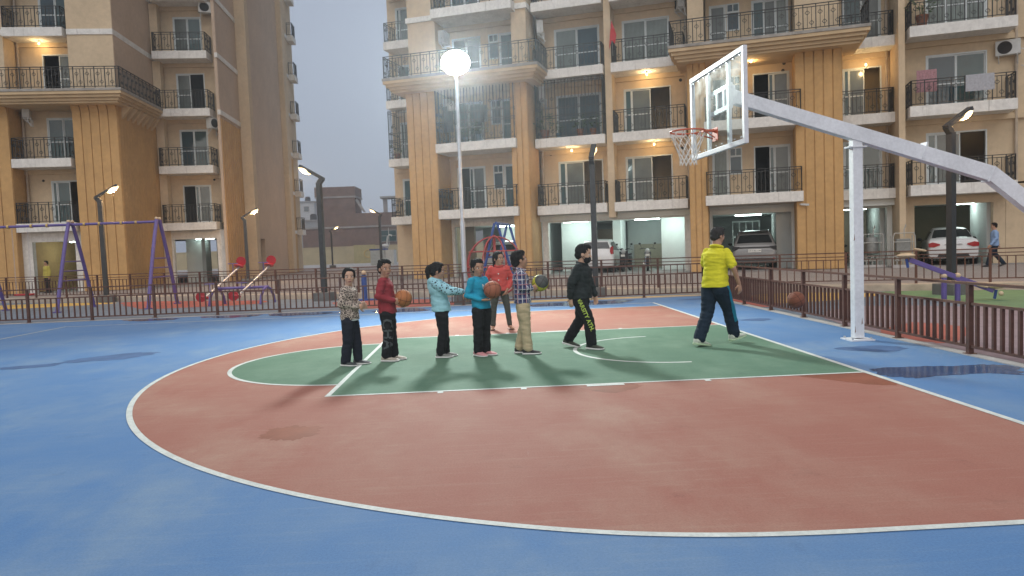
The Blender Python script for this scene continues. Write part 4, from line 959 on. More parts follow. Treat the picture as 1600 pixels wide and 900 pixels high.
def bike(loc, rz, label, scooter=False, m=None):
    r = empty('motor_scooter' if scooter else 'motorbike', loc, rz, label, 'scooter' if scooter else 'motorbike')
    m = m or mat('bike_black', (.02,.02,.022), .35, .1, 5)
    wr = .24 if scooter else .30; wb = 1.25
    for x in (0, wb):
        w = MB().lathe([(wr*.7,-.045),(wr*.95,-.05),(wr,0),(wr*.95,.05),(wr*.7,.045)], n=24); mt = Matrix.Translation((x,0,wr)) @ Matrix.Rotation(R(90),4,'X'); w.v = [tuple(mt @ Vector(v)) for v in w.v]
        wo = w.build('wheel', M_TYRE, r, smooth=True)
        sp = MB()
        for k in range(6):
            A = math.pi*2*k/6; sp.bar((x,0,wr),(x+math.cos(A)*wr*.75,0,wr+math.sin(A)*wr*.75),.02)
        sp.build('spokes', M_RIMS, wo)
    if scooter:
        MB().ell((.25,0,.60),.42,.17,.20).ell((.15,0,.45),.30,.15,.22).build('body', m, r, smooth=True)
        MB().prism([(.95,.35),(1.06,.95),(1.12,.95),(1.10,.35)], -.20,.20,'y').build('leg_shield', m, r, bevel=.02)
        MB().box(.45,1.0,-.16,.16,.28,.33).build('footboard', m, r); MB().ell((.2,0,.80),.38,.14,.07).build('seat', M_TRIM, r, smooth=True)
    else:
        MB().ell((.72,0,.82),.28,.16,.14).build('tank', m, r, smooth=True); MB().ell((.22,0,.84),.38,.13,.07).build('seat', M_TRIM, r, smooth=True)
        MB().box(.35,.85,-.16,.16,.32,.66).build('engine', mat('engine_grey',(.12,.12,.12),.5,.2,12), r, bevel=.04)
        MB().tube([(.7,-.17,.35),(.2,-.2,.33),(-.25,-.2,.42)], .045, 8).build('exhaust', M_CHROME, r, smooth=True)
    hz = 1.0
    MB().tube([(wb,-.08,wr),(wb-.13,-.08,.62),(wb-.24,-.06,.95)], .025, 8).tube([(wb,.08,wr),(wb-.13,.08,.62),(wb-.24,.06,.95)], .025, 8).build('fork', M_CHROME if not scooter else m, r, smooth=True)
    hb = MB().tube([(wb-.40,-.36,hz+.02),(wb-.28,-.18,hz+.06),(wb-.25,0,hz),(wb-.28,.18,hz+.06),(wb-.40,.36,hz+.02)], .016, 6).build('handlebar', M_TRIM, r, smooth=True)
    for s in (1,-1):
        MB().tube([(wb-.3,s*.24,hz+.04),(wb-.28,s*.33,hz+.24)], .008, 5).ell((wb-.28,s*.35,hz+.27),.02,.06,.045,10,6).build('mirror', M_TRIM, r, smooth=True)
    MB().ell((wb-.12,0,.93),.10,.11,.12).build('headlight', mat('headlamp_glass',(.4,.42,.42),.1,.05,5,spec=.7), r, smooth=True)
    MB().prism([(wb+.05,wr*2+.03),(wb+.28,wr*1.5),(wb+.26,wr*1.5-.03),(wb-.2,wr*2-.0)], -.06,.06,'y').build('mudguard', m, r)
    MB().box(wb-.02,wb+.0,-.09,.09,.70,.80).build('number_plate', M_PLATE, r)
    return r
bike(place(-1.35,2.6), RA+R(-97), 'black scooter parked left of the motorbike under the flats', True)
bike(place(-.5,2.6), RA+R(-84), 'black motorbike with round headlamp parked right of the scooter')
bike(place(8.1,2.6), RA+R(-120), 'dark motorbike half hidden behind the white hoop post')

# pump units in front of the recess
M_TANK = mat('pump_grey', (.22,.23,.22), .5, .25, 8, metal=.4); M_PIPE = mat('pipe_galv', (.40,.40,.37), .5, .2, 8, metal=.4)
for (x, y, lab, hh) in ((8.75,-.15,'grey tank inside a pipe frame, the left of two pump units',.62),(9.75,-.75,'square grey control box inside a pipe frame, the right of two pump units',.45)):
    r = empty('pump_unit', place(x,y,.10), RA, lab, 'pump unit', 'pump units beside the parking')
    MB().box(-.45,.45,-.3,.3,0,.10).build('skid', M_CONC, r, bevel=.01)
    f = MB()
    for sx in (-.38,.38):
        f.tube([(sx,-.25,.1),(sx,-.25,1.22),(sx*.85,-.25,1.34)], .022, 6); f.tube([(sx,.25,.1),(sx,.25,1.25)], .022, 6)
    for zz in (.45,1.0,1.34): f.tube([(-.36,-.25,zz),(.36,-.25,zz)], .018, 6)
    f.build('pipe_frame', M_PIPE, r, smooth=True)
    if hh > .5:
        MB().lathe([(.05,0),(.24,.05),(.26,.15),(.26,.55),(.22,.68),(.06,.72),(.05,.8)], (-.02,0,.52), 18).build('tank', M_TANK, r, smooth=True)
    else:
        MB().box(-.25,.25,-.14,.14,.62,1.12).build('control_box', M_TANK, r, bevel=.02)
    for sx in (-.22,0,.2):
        v_ = MB().tube([(sx,-.05,.1),(sx,-.05,.5)], .03, 8).build('riser_pipe', M_PIPE, r, smooth=True); MB().ring((sx,-.12,.36), .05, .012, (0,1,0), n=12, m=5).build('valve_wheel', M_PIPE, v_)
    MB().tube([(-.3,-.05,.28),(.42,-.05,.28)], .03, 8).build('header_pipe', M_PIPE, r, smooth=True)
    MB().tube([(.05,0,1.2),(.05,0,1.5),(.10,0,1.62)], .02, 6).ring((.1,0,1.62), .05, .012, (1,0,0), n=12, m=5).build('gauge_pipe', M_PIPE, r, smooth=True)

# ------------------------------------------------------------------ playground
M_PURP = mat('purple_paint', (.115,.085,.27), .4, .12, 6); M_YEL = mat('yellow_collar', (.52,.36,.12), .5, .1, 8); M_PRD = mat('red_plastic', (.42,.025,.035), .4, .1, 6)
M_BLUEP = mat('blue_paint', (.03,.075,.27), .4, .12, 6); M_REDP = mat('red_paint', (.33,.045,.04), .4, .15, 6); M_CREAM = mat('cream_plastic', (.56,.43,.28), .5, .12, 8); M_SILV = mat('silver_bar', (.55,.54,.56), .35, .05, 6, metal=.5)
sw = empty('swing_set', (-17.2,13.8,0), R(0), 'purple swing frame with ladder rungs and yellow collars behind the left fence', 'swing')
FX = (-2.9,0,2.75)
ZB = 2.72
for fx in FX:
    for s in (1,-1):
        pts = [(fx,s*.10,ZB+.06)]+[(fx,s*(.10+.98*(t/6)**.85), ZB*(1-t/6)) for t in range(1,7)]
        lg = MB().tube(pts, .058, 10).build('leg', M_PURP, sw, smooth=True)
        MB().ell((fx,s*.11,ZB+.10), .06,.06,.05, 10, 6).build('cap', M_CREAM, lg, smooth=True)
        MB().tube([(fx,s*1.08,0),(fx,s*1.08,.03)], .12, 12).build('foot_plate', M_PURP, lg)
    for z in (.95,1.25,1.55):
        h = .10+.98*((1-z/ZB))**.85
        MB().tube([(fx,-h,z),(fx,h,z)], .02, 8).build('rung', M_PURP, sw, smooth=True)
for a, b in zip(FX[:-1], FX[1:]):
    MB().tube([(a,0,ZB),(b,0,ZB)], .042, 10).build('beam', M_PURP, sw, smooth=True)
    L = b-a
    for t in (.16,.33,.58,.75): MB().tube([(a+L*t-.03,0,ZB),(a+L*t+.03,0,ZB)], .062, 12).build('collar', M_YEL, sw, smooth=True)
def chain(p, q): 
    b = MB(); p = Vector(p); q = Vector(q); n = int((q-p).length/.055)
    for i in range(n):
        c = p.lerp(q,(i+.5)/n); b.ring(c, .02, .005, (1,0,0) if i % 2 else (0,1,0), n=6, m=4)
    return b
st_ = empty('chain_swing', (-17.2-2.9*.55,13.8,.55), 0, 'swing seat hanging on two chains from the purple frame', 'swing seat')
for dx in (-.24,.24): chain((dx,0,.02),(dx,0,ZB-.6)).build('chain', M_SILV, st_)
MB().box(-.26,.26,-.11,.11,-.025,.025).build('seat', M_PRD, st_, bevel=.015)
ss = empty('seesaw', (-11.9,13.2,0), 0, 'double seesaw with red round seats, tilted, behind the fence left of the first girl', 'seesaw')
d0 = Vector((.62,1.5,.90))
for k, ox in enumerate((-.75,.22)):
    a = Vector((ox,-.75,.26)); b = a+d0
    bar = MB().tube([a,b], .034, 10).build('beam', M_SILV, ss, smooth=True)
    for e, o in ((a,-1),(b,1)):
        n_ = d0.normalized()
        MB().tube([e+Vector((0,0,.03))-n_*.02, e+Vector((0,0,.065))], .15, 18).build('seat', M_PRD, ss, smooth=True)
        bk = MB().tube([e+n_*.13*o+Vector((0,-.012,.12)), e+n_*.13*o+Vector((0,.018,.125))], .155, 20).build('backrest', M_PRD, ss, smooth=True)
        MB().tube([e-n_*o*.32+Vector((-.16,0,.28)),e-n_*o*.32+Vector((.16,0,.28))], .013, 6).tube([e-n_*o*.32,e-n_*o*.32+Vector((0,0,.28))], .013, 6).build('handle', M_PURP, ss)
for x in (-.62,.95):
    for s in (1,-1):
        MB().tube([(x,s*.02,.52),(x+.06*s,s*.18,.45),(x+.10*s,s*.30,.25),(x+.12*s,s*.36,0)], .042, 8).build('leg', M_PURP, ss, smooth=True)
MB().tube([(-.66,0,.52),(1.0,0,.52)], .045, 10).build('axle', M_PURP, ss, smooth=True)
gl = empty('globe_climber', (-3.75,11.6,0), R(20), 'red globe climber of curved tubes behind the girl in the red jacket', 'climbing frame')
gc = Vector((0,0,.93)); gr_ = .88
for k in range(4): MB().ring(gc, gr_, .022, (math.cos(k*math.pi/4), math.sin(k*math.pi/4), 0), n=32, m=6).build('meridian_ring', M_REDP, gl, smooth=True)
for z in (-.45,0,.45): MB().ring(gc+Vector((0,0,z)), math.sqrt(gr_**2-z*z), .02, (0,0,1), n=32, m=6).build('level_ring', M_REDP, gl, smooth=True)
MB().tube([(0,0,0),(0,0,1.86)], .045, 10).build('centre_pole', M_REDP, gl, smooth=True)
af = empty('swing_stand', (-3.45,13.1,0), R(0), 'blue A-frame swing stand rising behind the red globe climber', 'swing')
for (y, x) in ((-1.0,.12),(1.0,-.12)):
    for s in (1,-1):
        MB().tube([(x*0+s*.04-(.22 if y < 0 else -.22),y,2.22),(s*.62-(.22 if y < 0 else -.22),y*1.05,0)], .042, 10).build('leg', M_BLUEP, af, smooth=True)
    MB().tube([(-.30-(.22 if y < 0 else -.22),y,1.2),(.30-(.22 if y < 0 else -.22),y,1.2)], .025, 8).build('cross_bar', M_BLUEP, af, smooth=True)
MB().tube([(-.22,-1.05,2.22),(.22,1.05,2.22)], .045, 10).build('beam', M_BLUEP, af, smooth=True)
pp = empty('exercise_post', (-7.8,12.6,0), 0, 'blue exercise post with cream ball cap between the first girl and the boy in red', 'exercise post')
MB().tube([(0,0,.02),(0,0,.78)], .085, 14).build('post', M_BLUEP, pp, smooth=True); MB().ell((0,0,.86),.075,.075,.075).build('ball_cap', M_CREAM, pp, smooth=True); MB().tube([(0,0,.78),(0,0,.82)], .05, 12).build('collar', M_TRIM, pp)
MB().box(-.45,.45,-.12,.12,.0,.05).build('foot_bar', M_BLUEP, pp, bevel=.01)
s2 = empty('seesaw', (5.78,4.95,0), R(-15), 'purple seesaw with cream seats on two short posts beside the right fence', 'seesaw')
for x in (-.13,.13):
    q = MB().tube([(x,0,0),(x,0,.50)], .055, 12).build('post', M_PURP, s2, smooth=True); MB().ell((x,0,.53),.065,.065,.06).build('ball_cap', M_CREAM, q, smooth=True)
a, b = Vector((-.80,.02,.90)), Vector((.80,-.02,.20))
MB().bar(a, b, .08, .10).build('beam', M_PURP, s2, bevel=.01)
for e, s in ((a,-1),(b,1)):
    MB().ell(e+Vector((s*.06,0,.09)),.19,.13,.05).build('seat', M_CREAM, s2, smooth=True)
    MB().ring(e+Vector((-s*.22,0,.15-s*.05)), .10, .022, (.25,0,1), n=18, m=6).build('handle', M_CREAM, s2, smooth=True)
    MB().tube([e+Vector((s*.05,0,.02)),e+Vector((s*.02,0,-.17))], .03, 8).build('bumper_leg', M_BLUEP, s2)
MB().ell(b+Vector((.08,-.16,-.05)),.05,.05,.05,10,6).build('ball_cap', M_CREAM, s2, smooth=True)

# ------------------------------------------------------------------ background between the buildings
def brick_mat(name, c1, c2, mo, sc):
    m = bpy.data.materials.new(name); m.use_nodes = True; n = m.node_tree.nodes; L = m.node_tree.links; b = n['Principled BSDF']
    tc = n.new('ShaderNodeTexCoord'); mp = n.new('ShaderNodeMapping'); mp.inputs['Rotation'].default_value = (R(90),0,0); L.new(tc.outputs['Object'], mp.inputs[0])
    br = n.new('ShaderNodeTexBrick'); br.inputs['Scale'].default_value = sc; br.inputs['Color1'].default_value = (*c1,1); br.inputs['Color2'].default_value = (*c2,1); br.inputs['Mortar'].default_value = (*mo,1); br.inputs['Mortar Size'].default_value = .03
    L.new(mp.outputs[0], br.inputs['Vector']); nz = n.new('ShaderNodeTexNoise'); nz.inputs['Scale'].default_value = .9; nz.inputs['Detail'].default_value = 8; L.new(tc.outputs['Object'], nz.inputs[0])
    rp = n.new('ShaderNodeValToRGB'); rp.color_ramp.elements[0].color = (.5,.5,.5,1); rp.color_ramp.elements[1].color = (1.35,1.3,1.25,1); L.new(nz.outputs[0], rp.inputs[0])
    mx = n.new('ShaderNodeMix'); mx.data_type = 'RGBA'; mx.blend_type = 'MULTIPLY'; mx.inputs[0].default_value = 1; L.new(br.outputs[0], mx.inputs[6]); L.new(rp.outputs[0], mx.inputs[7]); L.new(mx.outputs[2], b.inputs['Base Color']); b.inputs['Roughness'].default_value = .9
    return m
M_BRK = brick_mat('raw_brick', (.165,.085,.068), (.12,.068,.058), (.17,.15,.14), 3.2); M_RCC = mat('raw_concrete', (.25,.24,.235), .9, .25, .8)
cw = empty('compound_wall', (-25,84,0), 0, 'cream compound wall closing the gap between the two blocks of flats', 'wall')
M_CW = mat('cream_wall', (.42,.36,.235), .9, .12, .8)
MB().box(-22,22,0,.25,.04,2.15).build('wall_panel', M_CW, cw); MB().box(-22,22,-.04,.29,2.152,2.26).build('coping', M_CW, cw)
for k in range(9): MB().box(-22+k*5.5-.2,-22+k*5.5+.2,-.09,-.002,.04,2.15).build('pier', M_CW, cw)
MB().box(-4.3,-3.4,-.4,-.1,.04,4.3).build('gate_pier', mat('tan_pier',(.42,.31,.20),.9), cw)
bh = empty('brick_house', (-22.5,103,0), 0, 'unfinished bare brick house rising beyond the compound wall', 'building')
MB().box(-9.0,7.5,0,9,0,5.2).build('lower_wall', M_BRK, bh); MB().box(-9.1,7.6,-.15,9.1,5.201,5.45).build('floor_band', M_RCC, bh); MB().box(-6.6,7.5,.05,9,5.451,7.4).build('upper_wall', M_BRK, bh)
MB().box(-6.9,-1.0,1,7,7.401,9.9).build('stair_room', M_BRK, bh); MB().box(-7.1,-.8,.9,7.1,9.901,10.15).build('floor_band', M_RCC, bh); MB().box(-7.1,-.9,.9,7,10.151,11.6).build('parapet', M_BRK, bh)
MB().box(3.3,3.9,1,1.6,7.401,9.6).build('column', M_RCC, bh); MB().box(5.2,5.7,1,1.6,7.401,9.55).build('column', M_RCC, bh); MB().prism([(2.9,9.6),(5.4,9.62),(7.0,8.9),(7.0,9.1),(5.4,9.9),(2.9,9.9)], .6,4,'y').build('stair_canopy', M_RCC, bh)
MB().prism([(-1,9.5),(.2,7.6),(.5,7.6),(-.7,9.7)], 1.2,1.6,'y').build('stair_flight', M_RCC, bh)
wf = MB().box(2.9,5.3,-.12,-.02,2.9,4.7).build('window', M_RCC, bh)
for (a,c) in ((3.0,4.05),(4.15,5.2)):
    for (zz,z2) in ((3.0,3.75),(3.85,4.6)): MB().box(a,c,-.16,-.125,zz,z2).build('pane', M_PANE, wf)
MB().tube([(4.1,-.3,2.2),(4.1,-.3,5.0)], .06, 6).build('pipe', M_PIPE, bh)
def house(name, x, y, w, d, h, col, label, floors=2, wins=3):
    r = empty(name, (x,y,0), 0, label, 'building')
    MB().box(-w/2,w/2,0,d,0,h).build('wall', col, r); MB().box(-w/2-.2,w/2+.2,-.2,d+.2,h+.001,h+.3).build('roof', M_RCC, r)
    for f in range(floors):
        for k in range(wins):
            cx = -w/2+w*(k+.5)/wins; z = h*(f+.35)/floors
            o = MB().box(cx-.7,cx+.7,-.08,-.005,z,z+1.4).build('window', M_RCC, r); MB().box(cx-.58,cx+.58,-.11,-.082,z+.12,z+1.28).build('pane', M_PANE3, o)
    MB().lathe([(.7,0),(.75,.2),(.75,1.1),(.5,1.4),(.2,1.45)], (w*.2,d*.4,h+.3), 14).build('water_tank', M_TRIM, r, smooth=True)
    return r
M_GH = mat('grey_house', (.25,.26,.27), .9, .15, .5); M_WH = mat('white_house', (.42,.43,.44), .9, .12, .5)
house('distant_house', -43,150, 9,9,8.5, M_GH, 'grey flat-roofed house far off, left of the brick house', 2, 3)
house('distant_house', -52,185, 8,9,15, M_WH, 'pale tower house showing at the edge of the left flats', 4, 2)
house('distant_house', -17,160, 12,9,12.5, M_WH, 'pale building glimpsed through the brick house roof opening', 3, 4)
house('distant_house', -8,150, 9,9,11, M_GH, 'grey building far off behind the brick house, beside the right flats', 3, 3)
lv = empty('generator_cabinet', (-15.0,66,.05), R(-8), 'white louvred generator cabinet with blue top before the compound wall', 'cabinet')
MB().box(-.75,.75,0,1.2,.0,1.55).build('casing', M_ACU, lv); MB().box(-.82,.82,-.06,1.26,1.551,1.7).build('roof', M_BLUEP, lv)
for k in range(9): MB().bar((-.68,-.03,.14+k*.155),(.68,-.03,.14+k*.155),.05,.075,up=(0,-.5,1)).build('louvre', M_UPVC, lv)
MB().box(.80,1.7,.1,1.2,0,1.55).build('side_casing', M_ACU, lv)
MB().tube([(.9,.6,1.7),(.9,.6,2.3),(1.0,.6,2.9),(1.2,.6,3.1),(1.45,.6,3.0)], .09, 10).ell((.7,.6,1.95),.42,.3,.24).build('exhaust_duct', M_ACU, lv, smooth=True)
yb = empty('steel_gate', (-20.2,82.5,.05), 0, 'small yellow steel gate in front of the compound wall', 'gate')
MB().box(-.1,2.6,0,.08,0,2.3).build('leaf', mat('yellow_steel',(.36,.31,.16),.6,.15,2), yb); MB().ring((1.7,-.05,1.2), .5, .05, (0,1,0), n=16, m=5).build('wheel_emblem', M_YEL, yb)
rb_ = empty('red_cabinet', (-30.2,82.8,.05), 0, 'small red fire cabinet at the foot of the compound wall', 'cabinet')
MB().box(-.75,.75,0,.5,.1,1.45).build('box', mat('cabinet_red',(.26,.05,.045),.6), rb_); MB().box(-.8,.8,-.03,.53,1.451,1.5).build('lid', M_REDP, rb_)
hy = empty('hydrant', (-28.6,80,.05), 0, 'thin standing red hydrant beside the red cabinet', 'hydrant')
MB().tube([(0,0,0),(0,0,1.3)], .09, 10).build('pipe', M_REDP, hy); MB().tube([(-.25,0,1.3),(.25,0,1.3)], .11, 10).build('head', M_REDP, hy)
bp_ = empty('brick_pile', (-9.3,46,.10), R(-12), 'low brick planter wall at the left end of the right flats', 'brick wall')
MB().box(-.9,.8,0,.3,0,1.05).build('wall_panel', M_BRK, bp_); MB().box(-.95,.85,-.05,.35,1.051,1.13).build('coping', M_RCC, bp_)
# ------------------------------------------------------------------ people
import numpy as np
from mathutils import noise as mnoise
PENDING = []                                  # (object, voxel, folds, smooth) meshes to be grown together at the end
def rcone(b, p0, r0, p1, r1, n=14, sx=1.0, fl=None):
    """closed round cone; sx flattens along the fl axis"""
    p0 = Vector(p0); p1 = Vector(p1); d = p1-p0; L = max(d.length, 1e-5); d.normalize()
    if fl is None: x = d.orthogonal().normalized()
    else:
        x = Vector(fl); x = (x-d*x.dot(d)).normalized()
    y = d.cross(x); rings = []
    for t in (-88,-60,-30,0): rings.append((p0+d*r0*math.sin(R(t)), r0*max(math.cos(R(t)),.05)))
    for t in (.25,.5,.75): rings.append((p0.lerp(p1,t), r0+(r1-r0)*t))
    for t in (0,30,60,88): rings.append((p1+d*r1*math.sin(R(t)), r1*max(math.cos(R(t)),.05)))
    b.loft([[c+(x*math.cos(2*math.pi*k/n)*sx+y*math.sin(2*math.pi*k/n))*r for k in range(n)] for c, r in rings]); return b
def torso_loft(b, secs, n=20):
    """secs: (cx, cy, z, half depth, half width, yaw)"""
    rings = []
    for (cx, cy, z, a, w, yw) in secs:
        cs, sn = math.cos(yw), math.sin(yw); rg = []
        for k in range(n):
            A = 2*math.pi*k/n; ca, sa = math.cos(A), math.sin(A)
            px = a*math.copysign(abs(ca)**.85, ca); py = w*math.copysign(abs(sa)**.85, sa)
            rg.append((cx+px*cs-py*sn, cy+px*sn+py*cs, z))
        rings.append(rg)
    b.loft(rings); return b
def hand(b, w, d, nrm, s, curl, side):
    """palm, four unequal bent fingers and a thumb from the side of the palm"""
    w = Vector(w); d = Vector(d).normalized(); nrm = Vector(nrm); nrm = (nrm-d*nrm.dot(d)).normalized(); lat = d.cross(nrm)*side
    rcone(b, w, .020*s, w+d*.035*s, .034*s, sx=.5, fl=nrm); rcone(b, w+d*.03*s, .035*s, w+d*.075*s, .036*s, sx=.42, fl=nrm)
    for k, (o, L) in enumerate(((.030,.058),(.010,.066),(-.010,.062),(-.029,.048))):
        base = w+d*.085*s+lat*o*s
        a1 = curl*.6; d1 = d*math.cos(a1)+nrm*math.sin(a1); m1 = base+d1*L*.5*s
        a2 = curl*1.5; d2 = d*math.cos(a2)+nrm*math.sin(a2); m2 = m1+d2*L*.5*s
        rcone(b, base, .0095*s, m1, .0088*s, 8); rcone(b, m1, .0088*s, m2, .007*s, 8)
    tb = w+d*.025*s+lat*.030*s; t1 = tb+(lat*.8+d*.5+nrm*.35).normalized()*.035*s; t2 = t1+(lat*.15+d*.9+nrm*(.3+curl*.3)).normalized()*.030*s
    rcone(b, tb, .012*s, t1, .0105*s, 8); rcone(b, t1, .0105*s, t2, .008*s, 8)
M_SKIN = mat('skin_brown', (.40,.225,.145), .55, .10, 12, spec=.35); M_SKIN2 = mat('skin_light_brown', (.52,.325,.225), .55, .10, 12, spec=.35)
M_HAIR = mat('hair_black', (.010,.009,.009), .75, .35, 60, bump=.4, bscale=120, spec=.15); M_HAIRG = mat('hair_greying', (.035,.033,.032), .8, .4, 60, bump=.4, bscale=120, spec=.15)
M_EYEW = mat('eye_white', (.6,.58,.55), .3, 0); M_EYE = mat('eye_dark', (.012,.008,.006), .2, 0); M_LIP = mat('lips', (.26,.095,.075), .5, .05, 20)
def grow(name, b, m, parent, vox=.008, fold=0.0, fs=(18,18,9), smooth=4):
    o = b.build(name, m, parent); PENDING.append((o, vox, fold, fs, smooth)); return o

DEF = dict(lean=0.0, tw=0.0, hipy=.055, shy=.100, kL=(.012,.056,.275), aL=(-.012,.056,.048), kR=(.012,-.056,.275), aR=(-.012,-.056,.048),
           eL=(-.01,.135,.635), wL=(.02,.14,.49), eR=(-.01,-.135,.635), wR=(.02,-.14,.49), fL=0.0, fR=0.0, head=0.0, pitch=0.0, roll=0.0, hips=(0,0,.50), sh=(0,0,.80))
def person(loc, face, H, label, pose, shirt, trousers, shoes, hair='short', skin=None, hands=None, build_=1.0, sleeve='long', hem=.50, loose=1.0, extras=None, detail=True, hh=None, tz=None, legr=1.0, shoekind='shoe', shirt_fold=.0105, collar=False, jacket=False):
    P = dict(DEF); P.update(pose); skin = skin or M_SKIN
    root = empty('person', loc, face, label, 'person')
    V = lambda t: Vector(t)*H
    hip = Vector(P['hips']); shc = Vector(P['sh']); tw = P['tw']
    hipL, hipR = V(hip+Vector((0,P['hipy'],0))), V(hip+Vector((0,-P['hipy'],0)))
    ct, st_ = math.cos(tw), math.sin(tw)
    shL = V(shc+Vector((-P['shy']*st_, P['shy']*ct, -.022))); shR = V(shc+Vector((P['shy']*st_, -P['shy']*ct, -.022)))
    eL, eR, wL, wR = V(P['eL']), V(P['eR']), V(P['wL']), V(P['wR']); kL, kR, aL, aR = V(P['kL']), V(P['kR']), V(P['aL']), V(P['aR'])
    B = build_
    def sec(t, a, w):      # along hip -> shoulder, t in 0..1
        c = hip.lerp(shc, t); return (c.x*H, c.y*H, c.z*H, a*H*B, w*H*B, tw*t)
    # ---- body: one continuous skin surface
    b = MB()
    torso_loft(b, [sec(-.10,.030,.04), sec(0,.052,.075), sec(.2,.050,.068), sec(.45,.050,.066), sec(.75,.056,.08), sec(.92,.045,.085), sec(1.0,.03,.05)])
    for (sh, e, w) in ((shL,eL,wL),(shR,eR,wR)):
        rcone(b, sh, .031*H, e, .023*H); rcone(b, e, .0225*H, w, .0155*H)
    for (h, k, a) in ((hipL,kL,aL),(hipR,kR,aR)):
        rcone(b, h, .050*H, k, .033*H); rcone(b, k, .032*H, a, .021*H)
    hs = H*.56
    hd = hands or {}
    for sd, e, w in ((1,eL,wL),(-1,eR,wR)):
        q = hd.get('L' if sd > 0 else 'R', {})
        d = Vector(q['d']) if 'd' in q else (w-e).normalized(); nn = Vector(q['n']) if 'n' in q else Vector((0,-sd,0))
        hand(b, w, d, nn, hs*1.45 if H < 1.5 else hs*1.15, q.get('curl',.45), q.get('s', sd))
    HH = (hh or (.178 if H < 1.51 else .142))*H
    nb = V(shc)+Vector((.0,0,.01*H))
    hz = nb.z+(.010*H if H < 1.55 else .03*H)
    Mh = Matrix.Translation((nb.x+.012*H+P.get('hx',0)*H, nb.y+P.get('hy',0)*H, hz)) @ Matrix.Rotation(P['head'],4,'Z') @ Matrix.Rotation(P['pitch'],4,'Y') @ Matrix.Rotation(P['roll'],4,'X') @ Matrix.Scale(HH,4)
    def hp(v): return Mh @ Vector(v)
    def hell(bb, c, rx, ry, rz, nu=18, nv=12):
        o = len(bb.v); bb.ell(c, rx, ry, rz, nu, nv); bb.v[o:] = [tuple(hp(v)) for v in bb.v[o:]]
    rcone(b, nb-Vector((0,0,.03*H)), .042*H, hp((-.05,0,.28)), .036*H)
    hell(b, (-.03,0,.62), .41,.335,.38); hell(b, (.09,0,.40), .27,.255,.36); hell(b, (.19,0,.12), .13,.13,.11); hell(b, (.375,0,.41), .075,.055,.075); hell(b, (.345,0,.50), .05,.035,.12)
    hell(b, (.30,0,.25), .075,.11,.08)
    for s in (1,-1): hell(b, (-.01,s*.335,.45), .075,.032,.115, 10, 6); hell(b, (.24,s*.15,.40), .10,.10,.11)
    if shoekind == 'bare':
        for sd, a, ft in ((1,aL,P['fL']),(-1,aR,P['fR'])):
            fd = Vector((math.cos(ft), math.sin(ft), 0))
            rcone(b, a+Vector((0,0,-.01*H))-fd*.01*H, .022*H, a+fd*.07*H+Vector((0,0,-.032*H)), .017*H); 
            for k in range(5): lt = Vector((-fd.y,fd.x,0)); rcone(b, a+fd*.07*H+lt*(k-2)*.0085*H+Vector((0,0,-.034*H)), .0085*H, a+fd*(.096-.005*abs(k-(1 if sd < 0 else 3)))*H+lt*(k-2)*.009*H+Vector((0,0,-.038*H)), .0065*H, 8)
    grow('body', b, skin, root, .0065, 0, smooth=2)
    # ---- face
    if detail:
        for s in (1,-1):
            e = MB(); hell(e, (.315,s*.135,.505), .035,.062,.034, 10, 8); eo = e.build('eye', M_EYEW, root, smooth=True)
            e = MB(); hell(e, (.340,s*.130,.505), .018,.032,.032, 10, 8); e.build('iris', M_EYE, eo, smooth=True)
            e = MB(); rcone(e, hp((.350,s*.075,.595)), .017*HH, hp((.30,s*.21,.60)), .012*HH, 8); e.build('eyebrow', M_HAIR, root, smooth=True)
        e = MB(); hell(e, (.362,0,.225), .022,.095,.026, 12, 8); hell(e, (.365,0,.262), .02,.085,.02, 12, 8); e.build('lips', M_LIP, root, smooth=True)
    hb = MB(); hm = M_HAIRG if hair == 'grey' else M_HAIR
    hell(hb, (-.075,0,.66), .415,.372,.395); hell(hb, (-.22,0,.44), .26,.29,.27)
    if hair in ('short','grey'):
        hell(hb, (.10,0,.90), .25,.27,.15); hell(hb, (.20,.05,.84), .16,.24,.10)
        if hair == 'short':
            for q in range(16):
                A = q*2.4; rr = .28*math.sqrt((q+1)/16); hell(hb, (-.05+rr*math.cos(A), rr*math.sin(A)*.95, .93+.05*math.sin(q*3.1)-.35*rr*rr), .10,.09,.09, 8, 6)
    elif hair in ('pony','back','long'):
        hell(hb, (.08,0,.88), .25,.27,.13)
        for s in (1,-1): hell(hb, (.02,s*.27,.64), .22,.10,.26)
        if hair == 'pony':
            pts = [(-.42,0,.80),(-.56,0,.66),(-.60,0,.42),(-.55,0,.15),(-.50,0,-.10)]; rr = [.10,.15,.15,.11,.05]
            for i in range(4): rcone(hb, hp(pts[i]), rr[i]*HH, hp(pts[i+1]), rr[i+1]*HH)
        if hair == 'long':
            for yy in (-.12,.0,.12):
                rcone(hb, hp((-.30,yy,.5)), .16*HH, hp((-.34,yy*1.1,-.25)), .10*HH)
            rcone(hb, hp((-.12,.30,.4)), .10*HH, hp((-.10,.30,-.15)), .06*HH)
        if hair == 'back': hell(hb, (-.42,0,.42), .13,.15,.14)
    grow('hair', hb, hm, root, .0055, .007, (75,75,26), 1)
    if hair == 'pony': e = MB(); hell(e, (-.40,0,.83), .05,.10,.06, 10, 6); e.build('hair_clip', M_UPVC, root, smooth=True)
    # ---- shirt
    q = 1.0*loose
    def sleeves(bb, r=1.0, lo='long'):
        for (sh, e, w) in ((shL,eL,wL),(shR,eR,wR)):
            if lo == 'long':
                rcone(bb, sh, .040*H*q*r, e, .034*H*q*r); rcone(bb, e, .0345*H*q*r, e.lerp(w,.93), .0255*H*q*r)
            else:
                rcone(bb, sh+Vector((0,0,-.008*H)), .036*H*q*r, sh.lerp(e,.80), .036*H*q*r)
    tb = MB(); th = (hem-hip.z)/(shc.z-hip.z)
